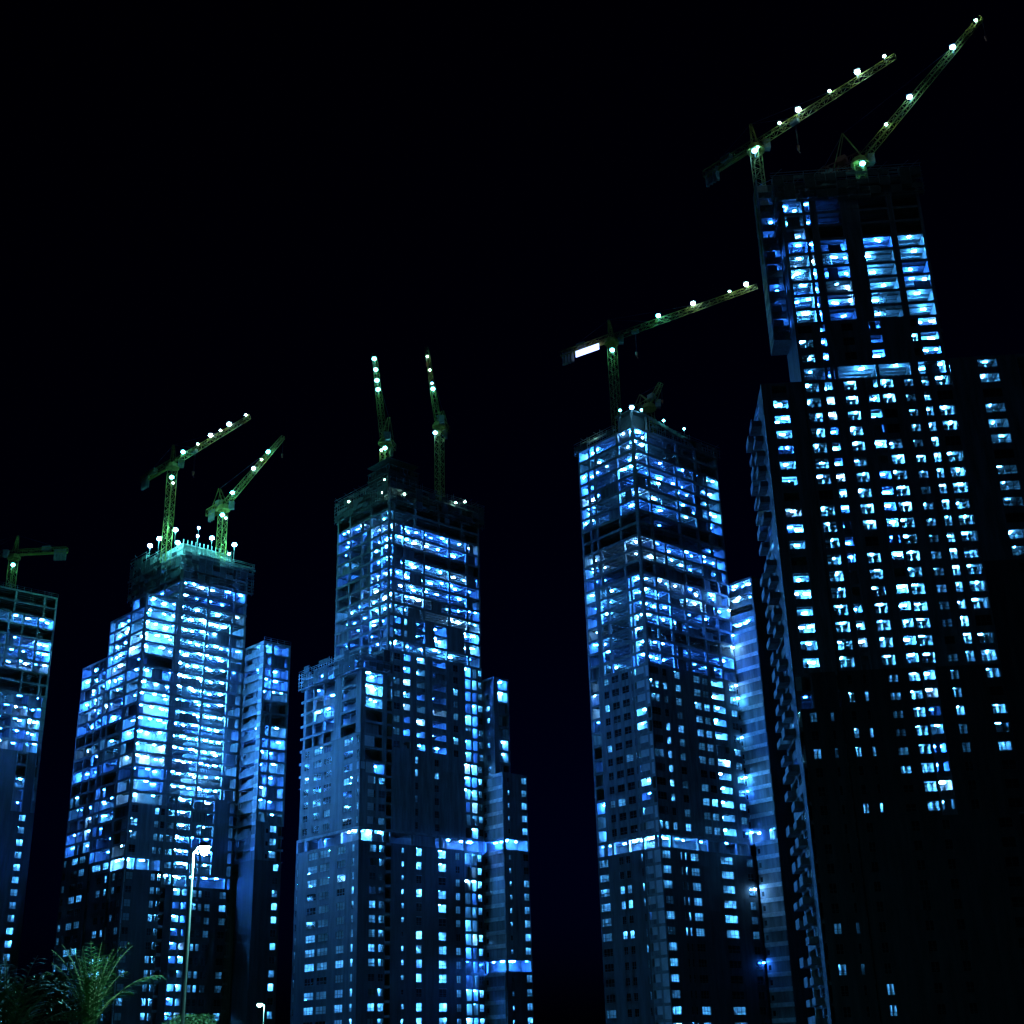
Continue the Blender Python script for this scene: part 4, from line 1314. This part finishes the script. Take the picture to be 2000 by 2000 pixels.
# ============================================================ palms, trees, ground
def palm(label, px, Y, crown_z, n_front, seed, length):
    rng = random.Random(seed)
    base = at_depth(px, 1990, Y)
    t = thing('date_palm', label, 'palm tree', (base.x, base.y, 0), 0, 'palms in the foreground')
    mb = MB()
    z = 0.0
    prev = Vector((0, 0, 0))
    for i in range(8):
        q = Vector((0.03 * math.sin(i), 0.02 * i, crown_z * (i + 1) / 8))
        mb.bar(prev, q, 0.46 - 0.012 * i, 9, 0.40 - 0.01 * i)
        mb.bar(q - Vector((0, 0, 0.05)), q + Vector((0, 0, 0.05)), 0.5 - 0.012 * i, 9)
        prev = q
    mb.build('trunk', M['bark'], t)
    for i in range(n_front):
        az = 2 * math.pi * i / n_front + rng.uniform(-.25, .25)
        el = rng.choice((1.48, 1.42, 1.34, 1.25, 1.12, 1.0)) + rng.uniform(-.08, .08)
        if math.sin(az) < -0.3:
            el = max(el, 1.3)
        L = length * rng.uniform(.8, 1.1)
        d = Vector((math.cos(az) * math.cos(el), math.sin(az) * math.cos(el), math.sin(el)))
        side = Vector((-math.sin(az), math.cos(az), 0))
        pts = []
        p = Vector((0, 0.16, crown_z))
        N = 22
        for j in range(N + 1):
            pts.append(p.copy())
            p = p + d * (L / N)
            d = (d + Vector((0, 0, -0.045 - 0.0022 * j))).normalized()
        rb = MB()
        for j in range(N):
            rb.bar(pts[j], pts[j + 1], 0.05 * (1 - j / N) + 0.012, 4, 0.05 * (1 - (j + 1) / N) + 0.010)
        lf = MB()
        for j in range(2, N):
            for q in range(1):
                pj = pts[j] + (pts[j + 1] - pts[j]) * (q / 2 + rng.uniform(-.15, .15))
                dj = (pts[j + 1] - pts[j]).normalized()
                ll = 0.85 * math.sin(math.pi * (0.12 + 0.8 * j / N)) * rng.uniform(.8, 1.15)
                for sg in (-1, 1):
                    up = dj.cross(side) * -1
                    v = (side * sg * 0.8 + dj * 0.62 + up * 0.30 + Vector((rng.uniform(-.1, .1), rng.uniform(-.1, .1), rng.uniform(-.15, .1)))).normalized()
                    wv = v.cross(side * sg + up).normalized() * 0.03
                    m1 = pj + v * ll * 0.5
                    e = pj + v * ll + Vector((0, 0, -0.06))
                    lf.quad(pj - wv * 0.6, pj + wv * 0.6, m1 + wv, m1 - wv)
                    lf.quad(m1 - wv, m1 + wv, e)
        fo = rb.build('frond', M['rachis'], t)
        lo = lf.build('leaflets', M['frond'], fo)
        lo['kind'] = 'stuff'
    return t


palm('green date palm lit by the street lamp, at the lower left', 172, 58, 3.3, 26, 3, 3.7)
palm('dark palm whose tip rises at the lower left edge of the view', 8, 34, 1.9, 13, 9, 2.6)
palm('dark young palm at the foot of the glowing street lamp', 385, 60, 1.4, 13, 5, 2.4)


def tree(label, px, Y, h, spread, seed, n=2600):
    rng = random.Random(seed)
    b0 = at_depth(px, 1990, Y)
    t = thing('broadleaf_tree', label, 'tree', (b0.x, b0.y, 0), 0, 'dark trees in the foreground')
    mb = MB()
    mb.bar((0, 0, 0), (0.05, 0, h * 0.45), 0.30, 8, 0.2)
    cl = []
    for i in range(9):
        a = rng.uniform(0, 6.28)
        e = Vector((math.cos(a) * spread * rng.uniform(.3, .85), math.sin(a) * spread * rng.uniform(.3, .85), h * rng.uniform(.55, .95)))
        mb.bar((0.05, 0, h * rng.uniform(.3, .45)), e, 0.13, 6, 0.03)
        cl.append((e, rng.uniform(.35, .6) * spread * .7))
    mb.build('trunk', M['bark'], t)
    lf = MB()
    for i in range(n):
        c, r = rng.choice(cl)
        v = Vector((rng.gauss(0, 1), rng.gauss(0, 1), rng.gauss(0, .8))).normalized() * r * rng.uniform(.4, 1.05)
        p = c + v
        p.z = min(p.z, h)
        x = Vector((rng.uniform(-1, 1), rng.uniform(-1, 1), rng.uniform(-.6, .6))).normalized() * rng.uniform(.05, .1)
        y = x.cross(Vector((rng.uniform(-1, 1), rng.uniform(-1, 1), rng.uniform(-1, 1)))).normalized() * 0.035
        lf.quad(p - x, p + y, p + x, p - y)
    o = lf.build('crown', M['leaf'], t)
    o['kind'] = 'stuff'


tree('dark bushy tree filling the lower left corner', 45, 40, 4.4, 1.7, 4, 6000)
tree('dark low tree in front of the glowing street lamp', 330, 58, 3.9, 2.0, 8, 3600)

g = MB()
g.quad((-3000, -400, 0), (3000, -400, 0), (3000, 4000, 0), (-3000, 4000, 0))
o = g.build('ground', M['ground']); o['kind'] = 'structure'
g = MB()
g.quad((-600, 12, 0.004), (600, 12, 0.004), (600, 24, 0.004), (-600, 24, 0.004))
o = g.build('road', M['asphalt']); o['kind'] = 'structure'
